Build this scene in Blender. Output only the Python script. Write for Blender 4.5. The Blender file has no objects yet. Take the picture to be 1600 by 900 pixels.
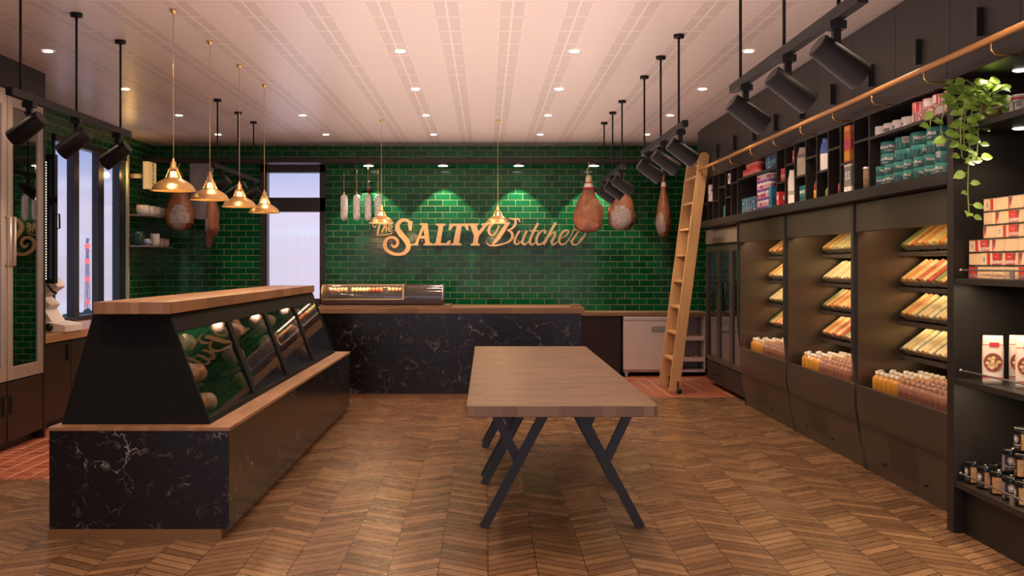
import bpy, math, random
from mathutils import Matrix, Vector, noise
random.seed(7)
PI = math.pi
E = 1.5            # one drawing unit (the eye height) in metres
C = bpy.context.scene.collection
SC = bpy.context.scene

# ------------------------------------------------------------------ camera
cd = bpy.data.cameras.new('camera'); cam = bpy.data.objects.new('camera', cd); C.objects.link(cam)
cam.location = (0, 0, 1.0 * E); cam.rotation_euler = (PI / 2, 0, 0)
cd.sensor_width = 36; cd.lens = 1640 / 1600 * 36
cd.shift_x = 40 / 1600; cd.shift_y = -35 / 1600
cd.clip_start = 0.05; cd.clip_end = 2000
SC.camera = cam
SC.view_settings.view_transform = 'Standard'; SC.view_settings.look = 'None'
SC.view_settings.gamma = 1; SC.view_settings.exposure = 0.0
SC.view_settings.use_curve_mapping = False
SC.cycles.max_bounces = 8; SC.cycles.diffuse_bounces = 4; SC.cycles.glossy_bounces = 4
SC.cycles.transmission_bounces = 6; SC.cycles.transparent_max_bounces = 10
SC.cycles.caustics_reflective = False; SC.cycles.caustics_refractive = False
SC.cycles.sample_clamp_indirect = 4.0

# ------------------------------------------------------------------ sky
w = bpy.data.worlds.new('dusk_sky'); SC.world = w; w.use_nodes = True
nt = w.node_tree; N = nt.nodes; Lk = nt.links; N.clear()
o_ = N.new('ShaderNodeOutputWorld'); bg = N.new('ShaderNodeBackground'); bg.inputs[1].default_value = 1.5
tc = N.new('ShaderNodeTexCoord'); sx = N.new('ShaderNodeSeparateXYZ'); Lk.new(tc.outputs['Generated'], sx.inputs[0])
rp = N.new('ShaderNodeValToRGB'); Lk.new(sx.outputs[2], rp.inputs[0])
rp.color_ramp.elements[0].position = 0.0; rp.color_ramp.elements[0].color = (0.62, 0.52, 0.66, 1)
rp.color_ramp.elements[1].position = 0.5; rp.color_ramp.elements[1].color = (0.28, 0.38, 0.75, 1)
e_ = rp.color_ramp.elements.new(0.05); e_.color = (0.66, 0.56, 0.74, 1)
e_ = rp.color_ramp.elements.new(0.12); e_.color = (0.22, 0.32, 0.64, 1)
mp = N.new('ShaderNodeMapping'); mp.inputs['Scale'].default_value = (3.0, 3.0, 22.0); Lk.new(tc.outputs['Generated'], mp.inputs[0])
nz = N.new('ShaderNodeTexNoise'); nz.inputs['Scale'].default_value = 1.6; nz.inputs['Detail'].default_value = 5; nz.inputs['Distortion'].default_value = .4
Lk.new(mp.outputs[0], nz.inputs[0])
cr = N.new('ShaderNodeValToRGB'); cr.color_ramp.elements[0].position = .47; cr.color_ramp.elements[1].position = .68; Lk.new(nz.outputs[0], cr.inputs[0])
mx = N.new('ShaderNodeMix'); mx.data_type = 'RGBA'; Lk.new(cr.outputs[0], mx.inputs[0]); Lk.new(rp.outputs[0], mx.inputs[6]); mx.inputs[7].default_value = (0.66, 0.62, 0.80, 1)
Lk.new(mx.outputs[2], bg.inputs[0]); Lk.new(bg.outputs[0], o_.inputs[0])

def light(name, kind, loc, energy, color=(1, .78, .55), rot=(0, 0, 0), size=None, size_y=None, spot=None, blend=.5, radius=.03, parent=None):
    d = bpy.data.lights.new(name, kind); d.energy = energy; d.color = color
    if kind == 'AREA':
        d.size = size * E
        if size_y: d.shape = 'RECTANGLE'; d.size_y = size_y * E
    if kind == 'SPOT': d.spot_size = math.radians(spot); d.spot_blend = blend
    if kind in ('SPOT', 'POINT'): d.shadow_soft_size = radius
    o = bpy.data.objects.new(name, d); C.objects.link(o)
    o.location = tuple(c * E for c in loc); o.rotation_euler = rot
    if parent: o.parent = parent
    return o
WARM = (1, .72, .50)
# unseen area light added behind the camera to fill the room from the front
light('front_fill', 'AREA', (0, -1.7, 1.15), 45, (1.0, .80, .72), (PI / 2, 0, 0), 5.6, 1.7)
light('ceiling_fill', 'AREA', (0, 4.8, 1.28), 215, (1.0, .74, .66), (PI, 0, 0), 2.4, 9.0)  # added upward area light that brightens the ceiling; no fitting stands here

# ------------------------------------------------------------------ materials
def new_mat(name):
    m = bpy.data.materials.new(name); m.use_nodes = True
    return m, m.node_tree.nodes, m.node_tree.links, m.node_tree.nodes['Principled BSDF']
_M = {}
def mat(name, color, rough=.5, metal=0.0, vary=.06, scale=6.0, emit=0, ecol=None, coat=0, spec=.5, bump=0.0, stretch=(1, 1, 1), alpha=1, trans=0):
    if name in _M: return _M[name]
    m, N, L, b = new_mat(name)
    b.inputs['Roughness'].default_value = rough; b.inputs['Metallic'].default_value = metal
    b.inputs['Specular IOR Level'].default_value = spec
    b.inputs['Coat Weight'].default_value = coat
    if trans: b.inputs['Transmission Weight'].default_value = trans
    tc = N.new('ShaderNodeTexCoord'); mp = N.new('ShaderNodeMapping'); mp.inputs['Scale'].default_value = stretch
    L.new(tc.outputs['Object'], mp.inputs[0])
    nz = N.new('ShaderNodeTexNoise'); nz.inputs['Scale'].default_value = scale; nz.inputs['Detail'].default_value = 4
    L.new(mp.outputs[0], nz.inputs[0])
    mx = N.new('ShaderNodeMix'); mx.data_type = 'RGBA'
    c = color
    mx.inputs[6].default_value = (*[max(0, k * (1 - vary * 2)) for k in c], 1)
    mx.inputs[7].default_value = (*[min(1, k * (1 + vary * 2)) for k in c], 1)
    L.new(nz.outputs[0], mx.inputs[0]); L.new(mx.outputs[2], b.inputs['Base Color'])
    if emit:
        b.inputs['Emission Color'].default_value = (*(ecol or color), 1); b.inputs['Emission Strength'].default_value = emit
    if bump:
        bp = N.new('ShaderNodeBump'); bp.inputs['Strength'].default_value = bump; bp.inputs['Distance'].default_value = .01
        L.new(nz.outputs[0], bp.inputs['Height']); L.new(bp.outputs[0], b.inputs['Normal'])
    _M[name] = m
    return m
def math_n(N, L, op, a, b=None, c=None):
    n = N.new('ShaderNodeMath'); n.operation = op
    for i, v in enumerate((a, b, c)):
        if v is None: continue
        if isinstance(v, (int, float)): n.inputs[i].default_value = v
        else: L.new(v, n.inputs[i])
    return n.outputs[0]
def mixc(N, L, f, a, b):
    n = N.new('ShaderNodeMix'); n.data_type = 'RGBA'
    for i, v in ((0, f), (6, a), (7, b)):
        if isinstance(v, (int, float)): n.inputs[i].default_value = v
        elif isinstance(v, tuple): n.inputs[i].default_value = (*v, 1) if len(v) == 3 else v
        else: L.new(v, n.inputs[i])
    return n.outputs[2]
def ramp(N, L, v, stops):
    r = N.new('ShaderNodeValToRGB'); L.new(v, r.inputs[0])
    el = r.color_ramp.elements
    el[0].position, el[0].color = stops[0][0], (*stops[0][1], 1); el[1].position, el[1].color = stops[-1][0], (*stops[-1][1], 1)
    for p, c in stops[1:-1]:
        e = el.new(p); e.color = (*c, 1)
    return r.outputs[0]

def tile_mat(name, axes, bw, bh, c1, c2, grout, rough=.12, offset=.5, mortar=.004, wavy=.25, freq=2, phase=(0, 0)):
    m, N, L, b = new_mat(name)
    tc = N.new('ShaderNodeTexCoord'); s = N.new('ShaderNodeSeparateXYZ'); L.new(tc.outputs['Object'], s.inputs[0])
    cb = N.new('ShaderNodeCombineXYZ')
    L.new(math_n(N, L, 'ADD', s.outputs[axes[0]], phase[0]), cb.inputs[0]); L.new(math_n(N, L, 'ADD', s.outputs[axes[1]], phase[1]), cb.inputs[1])
    br = N.new('ShaderNodeTexBrick'); L.new(cb.outputs[0], br.inputs[0])
    br.offset = offset; br.offset_frequency = freq; br.squash = 1
    br.inputs['Scale'].default_value = 1; br.inputs['Brick Width'].default_value = bw; br.inputs['Row Height'].default_value = bh
    br.inputs['Mortar Size'].default_value = mortar; br.inputs['Mortar Smooth'].default_value = .1; br.inputs['Bias'].default_value = 0
    br.inputs['Color1'].default_value = (0, 0, 0, 1); br.inputs['Color2'].default_value = (1, 1, 1, 1); br.inputs['Mortar'].default_value = (.5, .5, .5, 1)
    nz = N.new('ShaderNodeTexNoise'); nz.inputs['Scale'].default_value = 9; nz.inputs['Detail'].default_value = 3; L.new(cb.outputs[0], nz.inputs[0])
    r2 = N.new('ShaderNodeSeparateColor'); L.new(br.outputs['Color'], r2.inputs[0])
    f = math_n(N, L, 'ADD', math_n(N, L, 'MULTIPLY', r2.outputs[0], .75), math_n(N, L, 'MULTIPLY', nz.outputs[0], .35))
    col = mixc(N, L, f, c1, c2)
    col = mixc(N, L, br.outputs['Fac'], col, grout)
    L.new(col, b.inputs['Base Color'])
    b.inputs['Specular IOR Level'].default_value = .26
    L.new(math_n(N, L, 'ADD', math_n(N, L, 'MULTIPLY', br.outputs['Fac'], .45), rough), b.inputs['Roughness'])
    h = math_n(N, L, 'ADD', math_n(N, L, 'MULTIPLY', br.outputs['Fac'], -1.0), math_n(N, L, 'MULTIPLY', nz.outputs[0], wavy))
    h = math_n(N, L, 'ADD', h, math_n(N, L, 'MULTIPLY', r2.outputs[0], .15))
    bp = N.new('ShaderNodeBump'); bp.inputs['Strength'].default_value = .6; bp.inputs['Distance'].default_value = .006
    L.new(h, bp.inputs['Height']); L.new(bp.outputs[0], b.inputs['Normal'])
    return m
GREEN1, GREEN2, GROUT = (.002, .040, .014), (.004, .125, .040), (.20, .25, .10)
BW, BH = .2045, .0865
M_green_back = tile_mat('green_glazed_tile', (0, 2), BW, BH, GREEN1, GREEN2, GROUT)
M_green_left = tile_mat('green_glazed_tile_side', (1, 2), BW, BH, GREEN1, GREEN2, GROUT)
M_red_tile = tile_mat('terracotta_tile', (0, 1), .141, .141, (.24, .05, .025), (.42, .12, .06), (.60, .36, .26), rough=.35, offset=0, mortar=.006, wavy=.5)

def marble_mat():
    m, N, L, b = new_mat('black_veined_marble')
    tc = N.new('ShaderNodeTexCoord')
    n0 = N.new('ShaderNodeTexNoise'); n0.inputs['Scale'].default_value = 2.2; n0.inputs['Detail'].default_value = 6; n0.inputs['Roughness'].default_value = .65
    L.new(tc.outputs['Object'], n0.inputs[0])
    va = N.new('ShaderNodeVectorMath'); va.operation = 'SCALE'; L.new(n0.outputs['Color'], va.inputs[0]); va.inputs['Scale'].default_value = .6
    vb = N.new('ShaderNodeVectorMath'); vb.operation = 'ADD'; L.new(tc.outputs['Object'], vb.inputs[0]); L.new(va.outputs[0], vb.inputs[1])
    vo = N.new('ShaderNodeTexVoronoi'); vo.feature = 'DISTANCE_TO_EDGE'; vo.inputs['Scale'].default_value = 3.0; L.new(vb.outputs[0], vo.inputs[0])
    vo2 = N.new('ShaderNodeTexVoronoi'); vo2.feature = 'DISTANCE_TO_EDGE'; vo2.inputs['Scale'].default_value = 6.5; L.new(vb.outputs[0], vo2.inputs[0])
    n1 = N.new('ShaderNodeTexNoise'); n1.inputs['Scale'].default_value = 3.5; n1.inputs['Detail'].default_value = 5; n1.inputs['Roughness'].default_value = .7; L.new(tc.outputs['Object'], n1.inputs[0])
    msk = ramp(N, L, n1.outputs[0], [(.42, (.04, .04, .04)), (.70, (1, 1, 1))])
    v1 = ramp(N, L, vo.outputs[0], [(0, (.8, .8, .8)), (.006, (.22, .22, .22)), (.022, (0, 0, 0))])
    v2 = ramp(N, L, vo2.outputs[0], [(0, (.35, .35, .35)), (.008, (.10, .10, .10)), (.03, (0, 0, 0))])
    n2 = N.new('ShaderNodeTexNoise'); n2.inputs['Scale'].default_value = 11; n2.inputs['Detail'].default_value = 3; L.new(tc.outputs['Object'], n2.inputs[0])
    msk2 = ramp(N, L, n2.outputs[0], [(.44, (.04, .04, .04)), (.60, (1.9, 1.9, 1.9))])
    v = math_n(N, L, 'MULTIPLY', math_n(N, L, 'MULTIPLY', math_n(N, L, 'ADD', v1, v2), msk), msk2)
    base = mixc(N, L, n0.outputs[0], (.003, .003, .004), (.012, .009, .008))
    col = mixc(N, L, math_n(N, L, 'MINIMUM', math_n(N, L, 'MULTIPLY', v, .8), 1.0), base, (.62, .60, .58))
    L.new(col, b.inputs['Base Color']); b.inputs['Roughness'].default_value = .22; b.inputs['Specular IOR Level'].default_value = .35
    return m
M_marble = marble_mat()

def floor_mat():
    m, N, L, b = new_mat('chevron_oak_floor')
    tc = N.new('ShaderNodeTexCoord'); s = N.new('ShaderNodeSeparateXYZ'); L.new(tc.outputs['Object'], s.inputs[0])
    W = .163 * E; pk = .061 * E
    u = math_n(N, L, 'DIVIDE', math_n(N, L, 'ADD', s.outputs[0], .158 * E + W * 40), W)
    bi = math_n(N, L, 'FLOOR', u); fu = math_n(N, L, 'FRACT', u)
    tri = math_n(N, L, 'PINGPONG', u, 1.0)         # 0..1..0
    yy = math_n(N, L, 'ADD', s.outputs[1], math_n(N, L, 'MULTIPLY', tri, .62 * W))
    v = math_n(N, L, 'DIVIDE', yy, pk)
    pi_ = math_n(N, L, 'FLOOR', v); fv = math_n(N, L, 'FRACT', v)
    wn = N.new('ShaderNodeTexWhiteNoise'); wn.noise_dimensions = '2D'
    cb = N.new('ShaderNodeCombineXYZ'); L.new(bi, cb.inputs[0]); L.new(pi_, cb.inputs[1]); L.new(cb.outputs[0], wn.inputs[0])
    # grain along the plank
    cg = N.new('ShaderNodeCombineXYZ'); L.new(math_n(N, L, 'MULTIPLY', s.outputs[0], 5), cg.inputs[0])
    L.new(math_n(N, L, 'MULTIPLY', v, 5.0), cg.inputs[1]); L.new(math_n(N, L, 'MULTIPLY', wn.outputs[0], 50), cg.inputs[2])
    gr = N.new('ShaderNodeTexNoise'); gr.inputs['Scale'].default_value = 1; gr.inputs['Detail'].default_value = 6; gr.inputs['Roughness'].default_value = .65; L.new(cg.outputs[0], gr.inputs[0])
    g = math_n(N, L, 'ADD', math_n(N, L, 'MULTIPLY', wn.outputs[0], .42), math_n(N, L, 'MULTIPLY', gr.outputs[0], .55))
    col = ramp(N, L, g, [(.18, (.11, .055, .028)), (.46, (.205, .108, .052)), (.64, (.28, .155, .075)), (.9, (.36, .21, .11))])
    ev = math_n(N, L, 'MINIMUM', fv, math_n(N, L, 'SUBTRACT', 1.0, fv))
    eu = math_n(N, L, 'MINIMUM', fu, math_n(N, L, 'SUBTRACT', 1.0, fu))
    gap = math_n(N, L, 'LESS_THAN', math_n(N, L, 'MINIMUM', math_n(N, L, 'MULTIPLY', ev, pk), math_n(N, L, 'MULTIPLY', eu, W * 2)), .0045)
    col = mixc(N, L, gap, col, (.022, .011, .006))
    L.new(col, b.inputs['Base Color'])
    L.new(math_n(N, L, 'ADD', math_n(N, L, 'MULTIPLY', gr.outputs[0], .14), .20), b.inputs['Roughness'])
    bp = N.new('ShaderNodeBump'); bp.inputs['Strength'].default_value = .25; bp.inputs['Distance'].default_value = .003
    L.new(math_n(N, L, 'SUBTRACT', gr.outputs[0], gap), bp.inputs['Height']); L.new(bp.outputs[0], b.inputs['Normal'])
    return m
def ceiling_mat():
    m, N, L, b = new_mat('embossed_ceiling_tile')
    tc = N.new('ShaderNodeTexCoord'); s = N.new('ShaderNodeSeparateXYZ'); L.new(tc.outputs['Object'], s.inputs[0])
    P = .2885 * E
    fu = math_n(N, L, 'FRACT', math_n(N, L, 'DIVIDE', math_n(N, L, 'ADD', s.outputs[0], .174 * E + P * 20), P))
    fv = math_n(N, L, 'FRACT', math_n(N, L, 'DIVIDE', math_n(N, L, 'ADD', s.outputs[1], P * 20 - 4.44 * E), P))
    eu = math_n(N, L, 'MINIMUM', fu, math_n(N, L, 'SUBTRACT', 1.0, fu)); ev = math_n(N, L, 'MINIMUM', fv, math_n(N, L, 'SUBTRACT', 1.0, fv))
    inner = math_n(N, L, 'MULTIPLY', math_n(N, L, 'GREATER_THAN', eu, .185), math_n(N, L, 'GREATER_THAN', ev, .12))
    inner2 = math_n(N, L, 'MULTIPLY', math_n(N, L, 'GREATER_THAN', eu, .205), math_n(N, L, 'GREATER_THAN', ev, .15))
    ridge = math_n(N, L, 'SUBTRACT', inner, inner2)
    vstrip = math_n(N, L, 'LESS_THAN', ev, .12)
    seam = math_n(N, L, 'LESS_THAN', math_n(N, L, 'MINIMUM', math_n(N, L, 'MULTIPLY', eu, 1.6), ev), .028)
    strip = math_n(N, L, 'MAXIMUM', math_n(N, L, 'LESS_THAN', eu, .185), math_n(N, L, 'MULTIPLY', vstrip, .6))
    col = mixc(N, L, strip, (.70, .62, .575), (.60, .525, .48))
    col = mixc(N, L, math_n(N, L, 'MAXIMUM', seam, ridge), col, (.80, .72, .68))
    L.new(col, b.inputs['Base Color']); b.inputs['Roughness'].default_value = .32
    hh = math_n(N, L, 'ADD', math_n(N, L, 'MULTIPLY', inner, .6), math_n(N, L, 'MAXIMUM', seam, ridge))
    bp = N.new('ShaderNodeBump'); bp.inputs['Strength'].default_value = .5; bp.inputs['Distance'].default_value = .008
    L.new(hh, bp.inputs['Height']); L.new(bp.outputs[0], b.inputs['Normal'])
    return m
def butcher_mat(name, ax=(0, 1), bw=.35, bh=.045, dark=(.13, .065, .03), light_=(.40, .235, .13), end=False, rough=.38):
    m, N, L, b = new_mat(name)
    tc = N.new('ShaderNodeTexCoord'); s = N.new('ShaderNodeSeparateXYZ'); L.new(tc.outputs['Object'], s.inputs[0])
    cb = N.new('ShaderNodeCombineXYZ'); L.new(s.outputs[ax[0]], cb.inputs[0]); L.new(s.outputs[ax[1]], cb.inputs[1])
    br = N.new('ShaderNodeTexBrick'); L.new(cb.outputs[0], br.inputs[0]); br.offset = .37; br.offset_frequency = 2
    br.inputs['Scale'].default_value = 1; br.inputs['Brick Width'].default_value = bw; br.inputs['Row Height'].default_value = bh
    br.inputs['Mortar Size'].default_value = .0006
    br.inputs['Color1'].default_value = (0, 0, 0, 1); br.inputs['Color2'].default_value = (1, 1, 1, 1); br.inputs['Mortar'].default_value = (.2, .2, .2, 1)
    sep = N.new('ShaderNodeSeparateColor'); L.new(br.outputs['Color'], sep.inputs[0])
    cg = N.new('ShaderNodeCombineXYZ'); L.new(math_n(N, L, 'MULTIPLY', s.outputs[ax[0]], 5), cg.inputs[0]); L.new(math_n(N, L, 'MULTIPLY', s.outputs[ax[1]], 60), cg.inputs[1])
    L.new(math_n(N, L, 'ADD', math_n(N, L, 'MULTIPLY', sep.outputs[0], 30), math_n(N, L, 'MULTIPLY', s.outputs[2], 6)), cg.inputs[2])
    nz = N.new('ShaderNodeTexNoise'); nz.inputs['Scale'].default_value = 1; nz.inputs['Detail'].default_value = 5; nz.inputs['Roughness'].default_value = .6; L.new(cg.outputs[0], nz.inputs[0])
    f = math_n(N, L, 'ADD', math_n(N, L, 'MULTIPLY', sep.outputs[0], .45), math_n(N, L, 'MULTIPLY', nz.outputs[0], .6))
    L.new(mixc(N, L, f, dark, light_), b.inputs['Base Color']); b.inputs['Roughness'].default_value = rough
    return m
M_floor = floor_mat(); M_ceiling = ceiling_mat()
M_block = butcher_mat('butcher_block_oak')
M_block_y = butcher_mat('butcher_block_oak_lengthwise', (1, 0), dark=(.17, .075, .035), light_=(.50, .27, .14))
M_table = butcher_mat('weathered_butcher_block', dark=(.065, .034, .020), light_=(.27, .16, .098), bw=.22, bh=.045, rough=.45)
M_blockend = butcher_mat('butcher_block_end', (2, 0), bw=.5, bh=.07, dark=(.12, .07, .045), light_=(.33, .21, .14))
M_dark = mat('charcoal_cabinet', (.014, .0125, .012), .42, vary=.05, spec=.28)
M_brown = mat('dark_brown_cabinet', (.024, .013, .010), .38, vary=.05, spec=.3)
M_fascia = mat('warm_black_panel', (.021, .0175, .016), .42, vary=.08, scale=2, spec=.28)
M_metal = mat('dark_bronze_steel', (.085, .068, .056), .38, metal=.5, vary=.05, scale=1.5)
M_inner = mat('brushed_bronze_interior', (.17, .135, .105), .35, metal=.85, vary=.08, scale=2, stretch=(1, 1, 8))
M_slate = mat('slate_grey_metal', (.035, .039, .043), .38, metal=.3)
M_case = mat('matt_black_case', (.010, .0105, .011), .6, vary=.08, spec=.12)
M_black = mat('black_metal', (.012, .012, .012), .4, metal=.2)
M_track = mat('graphite_track', (.008, .0075, .0075), .5, metal=0, spec=.18)
M_gold = mat('brushed_brass', (.80, .50, .20), .28, metal=1, vary=.04)
M_brass = mat('pendant_brass', (.75, .48, .19), .32, metal=.9, vary=.03)
M_sign = mat('sign_gold', (.72, .44, .19), .30, metal=.92, vary=.05, scale=3)
M_rail = mat('oak_rail', (.50, .24, .075), .35, vary=.12, stretch=(8, .5, 8))
M_ladder = mat('ladder_pine', (.60, .36, .16), .5, vary=.12, scale=5, stretch=(4, 4, .6))
M_plinth = mat('bronze_plinth', (.30, .155, .065), .35, metal=.5)
M_white = mat('white_enamel', (.62, .55, .54), .35)
M_ceramic = mat('white_ceramic', (.75, .73, .72), .25)
M_blue = mat('pale_blue_ceramic', (.35, .45, .65), .3)
M_champ = mat('champagne_aluminium', (.52, .42, .37), .35, metal=.6)
M_glow = mat('lamp_glow', (1, .85, .65), emit=14, ecol=(1, .88, .70))
M_bulb = mat('warm_bulb', (1, .7, .35), emit=10, ecol=(1, .62, .28))
M_led = mat('led_dot', (1, .9, .7), emit=6, ecol=(1, .85, .6))
M_steel = mat('brushed_steel', (.55, .54, .53), .3, metal=.9)
M_frame = mat('window_frame_paint', (.020, .015, .014), .4)
M_frame_b = mat('window_reveal_paint', (.012, .013, .022), .4)
M_lichen = mat('pale_trim', (.45, .42, .38), .5)
def glass_mat(name, tint=(.9, .93, .93), refl=1.5, opac=.05, rough=.02, dark=None):
    m, N, L, b = new_mat(name); N.remove(b)
    out = [n for n in N if n.type == 'OUTPUT_MATERIAL'][0]
    tr = N.new('ShaderNodeBsdfTransparent'); tr.inputs[0].default_value = (*tint, 1)
    gl = N.new('ShaderNodeBsdfGlossy'); gl.inputs['Roughness'].default_value = rough; gl.inputs[0].default_value = (1, 1, 1, 1)
    fr = N.new('ShaderNodeFresnel'); fr.inputs[0].default_value = refl
    ge = N.new('ShaderNodeNewGeometry'); ff = math_n(N, L, 'MULTIPLY', fr.outputs[0], math_n(N, L, 'SUBTRACT', 1.0, ge.outputs['Backfacing']))
    mx = N.new('ShaderNodeMixShader'); L.new(ff, mx.inputs[0]); L.new(tr.outputs[0], mx.inputs[1]); L.new(gl.outputs[0], mx.inputs[2])
    L.new(mx.outputs[0], out.inputs[0])
    return m
M_glass = glass_mat('clear_glass')
M_mirror = glass_mat('tinted_case_glass', (.85, .87, .87), 1.5)
M_fridgeglass = glass_mat('tinted_fridge_glass', (.35, .36, .36), 2.8)
M_guard = glass_mat('thin_guard_glass', (.97, .97, .97), 1.08)

# ------------------------------------------------------------------ mesh builder
class MB:
    def __init__(s): s.v = []; s.f = []; s.m = []; s.s = []; s.M = Matrix()
    def add(s, vs, fs, m=0, smooth=False):
        b = len(s.v)
        for v in vs: s.v.append(s.M @ Vector(v))
        for f in fs: s.f.append(tuple(i + b for i in f)); s.m.append(m); s.s.append(smooth)
        return s
    def box(s, x0, x1, y0, y1, z0, z1, m=0):
        v = [(x, y, z) for x in (x0, x1) for y in (y0, y1) for z in (z0, z1)]
        return s.add(v, [(0, 1, 3, 2), (4, 6, 7, 5), (0, 4, 5, 1), (2, 3, 7, 6), (0, 2, 6, 4), (1, 5, 7, 3)], m)
    def bar(s, p, q, wdt, thk, m=0, up=(0, 1, 0)):
        p = Vector(p); q = Vector(q); d = (q - p).normalized(); u = Vector(up); a = d.cross(u).normalized(); u = a.cross(d).normalized()
        v = []
        for c in (p, q):
            for sa, su in ((-1, -1), (1, -1), (1, 1), (-1, 1)): v.append(c + a * sa * wdt / 2 + u * su * thk / 2)
        return s.add(v, [(0, 3, 2, 1), (4, 5, 6, 7), (0, 1, 5, 4), (1, 2, 6, 5), (2, 3, 7, 6), (3, 0, 4, 7)], m)
    def tube(s, pts, r, n=8, m=0, caps=True):
        pts = [Vector(p) for p in pts]; v = []; f = []
        rs = r if isinstance(r, (list, tuple)) else [r] * len(pts)
        prev = None
        for i, p in enumerate(pts):
            d = (pts[min(i + 1, len(pts) - 1)] - pts[max(i - 1, 0)]).normalized()
            if prev is None:
                a = d.orthogonal().normalized()
            else:
                a = (prev - d * prev.dot(d)).normalized()
            prev = a; b2 = d.cross(a)
            for k in range(n):
                t = 2 * PI * k / n; v.append(p + (a * math.cos(t) + b2 * math.sin(t)) * rs[i])
        for i in range(len(pts) - 1):
            for k in range(n):
                k2 = (k + 1) % n; f.append((i * n + k, i * n + k2, (i + 1) * n + k2, (i + 1) * n + k))
        s.add(v, f, m, True)
        if caps:
            b = len(s.v) - len(v)
            s.f.append(tuple(b + k for k in reversed(range(n)))); s.m.append(m); s.s.append(False)
            s.f.append(tuple(b + (len(pts) - 1) * n + k for k in range(n))); s.m.append(m); s.s.append(False)
        return s
    def lathe(s, prof, n=20, m=0, smooth=True, cx=0, cy=0, sx=1, sy=1):
        v = []; f = []; mm = m if isinstance(m, (list, tuple)) else [m] * (len(prof) - 1)
        for r, z in prof:
            for k in range(n):
                t = 2 * PI * k / n; v.append((cx + r * sx * math.cos(t), cy + r * sy * math.sin(t), z))
        b = len(s.v); s.add(v, [])
        for i in range(len(prof) - 1):
            for k in range(n):
                k2 = (k + 1) % n; s.f.append((b + i * n + k, b + i * n + k2, b + (i + 1) * n + k2, b + (i + 1) * n + k)); s.m.append(mm[i]); s.s.append(smooth)
        return s
    def prism(s, poly, axis, a, b, m=0):
        n = len(poly)
        def P(p, t):
            if axis == 0: return (t, p[0], p[1])
            if axis == 1: return (p[0], t, p[1])
            return (p[0], p[1], t)
        v = [P(p, a) for p in poly] + [P(p, b) for p in poly]
        f = [tuple(range(n)), tuple(range(2 * n - 1, n - 1, -1))] + [(i, i + n, (i + 1) % n + n, (i + 1) % n) for i in range(n)]
        return s.add(v, f, m)
    def arc(s, r, a0, a1, z0, z1, m=0, n=6):     # a patch wrapped on a cylinder, angle 0 faces -Y
        v = []; f = []
        for i in range(n + 1):
            a = a0 + (a1 - a0) * i / n - PI / 2
            v += [(r * math.cos(a), r * math.sin(a), z0), (r * math.cos(a), r * math.sin(a), z1)]
        for i in range(n): f.append((2 * i, 2 * i + 2, 2 * i + 3, 2 * i + 1))
        return s.add(v, f, m, True)
    def build(s, name, mats, parent=None, loc=(0, 0, 0), rot=(0, 0, 0), bevel=0, sub=0):
        me = bpy.data.meshes.new(name)
        me.from_pydata([tuple(c * E for c in v) for v in s.v], [], s.f)
        for mm in (mats if isinstance(mats, (list, tuple)) else [mats]): me.materials.append(mm)
        me.polygons.foreach_set('material_index', s.m); me.polygons.foreach_set('use_smooth', s.s); me.update()
        o = bpy.data.objects.new(name, me); C.objects.link(o)
        o.location = tuple(c * E for c in loc); o.rotation_euler = rot
        if parent: o.parent = parent
        if bevel:
            b = o.modifiers.new('edge', 'BEVEL'); b.width = bevel * E; b.segments = 2; b.limit_method = 'ANGLE'; b.angle_limit = math.radians(50)
        if sub:
            q = o.modifiers.new('smooth', 'SUBSURF'); q.levels = q.render_levels = sub
        return o
def tag(o, label=None, cat=None, group=None, kind=None):
    if label: o['label'] = label
    if cat: o['category'] = cat
    if group: o['group'] = group
    if kind: o['kind'] = kind
    return o
def thing(name, label, cat, loc=(0, 0, 0), rz=0, group=None, rot=None):
    o = bpy.data.objects.new(name, None); C.objects.link(o); o.empty_display_size = .1
    o.location = tuple(c * E for c in loc); o.rotation_euler = rot or (0, 0, rz)
    return tag(o, label, cat, group)
def kids(o): return [c for c in bpy.data.objects if c.parent == o]
def copy_tree(o, loc, rz=None, label=None, group=None, rot=None):
    c = o.copy(); C.objects.link(c); c.location = tuple(k * E for k in loc)
    if rz is not None: c.rotation_euler = (0, 0, rz)
    if rot is not None: c.rotation_euler = rot
    if label: c['label'] = label
    if group: c['group'] = group
    def rec(a, b):
        for ch in list(a.children):
            d = ch.copy(); C.objects.link(d); d.parent = b
            rec(ch, d)
    rec(o, c)
    return c
def struct(name, mb, m, **k):
    o = mb.build(name, m, **k); o['kind'] = 'structure'; return o
ORD = ['first', 'second', 'third', 'fourth', 'fifth', 'sixth', 'seventh', 'eighth', 'ninth', 'tenth', 'eleventh', 'twelfth', 'thirteenth', 'fourteenth', 'fifteenth']
_tx = {}
def text_shape(txt, size=1.0, bold=0.0):
    """vertices (x, z) centred and faces of a word in the default font"""
    k = (txt, bold)
    if k not in _tx:
        cu = bpy.data.curves.new('lettering', 'FONT'); cu.body = txt; cu.size = 1; cu.align_x = 'CENTER'; cu.align_y = 'CENTER'; cu.offset = bold; cu.resolution_u = 2
        o = bpy.data.objects.new('lettering', cu); C.objects.link(o)
        bpy.context.view_layer.update()
        me = bpy.data.meshes.new_from_object(o.evaluated_get(bpy.context.evaluated_depsgraph_get()))
        _tx[k] = ([(v.co.x, v.co.y) for v in me.vertices], [tuple(p.vertices) for p in me.polygons])
        bpy.data.objects.remove(o); bpy.data.curves.remove(cu); bpy.data.meshes.remove(me)
    v, f = _tx[k]
    return [(x * size, z * size) for x, z in v], f
def add_text(mb, txt, size, fn, m=0, bold=0.0, sx=1.0):
    v, f = text_shape(txt, size, bold)
    mb.add([fn(x * sx, z) for x, z in v], f, m)
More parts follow.
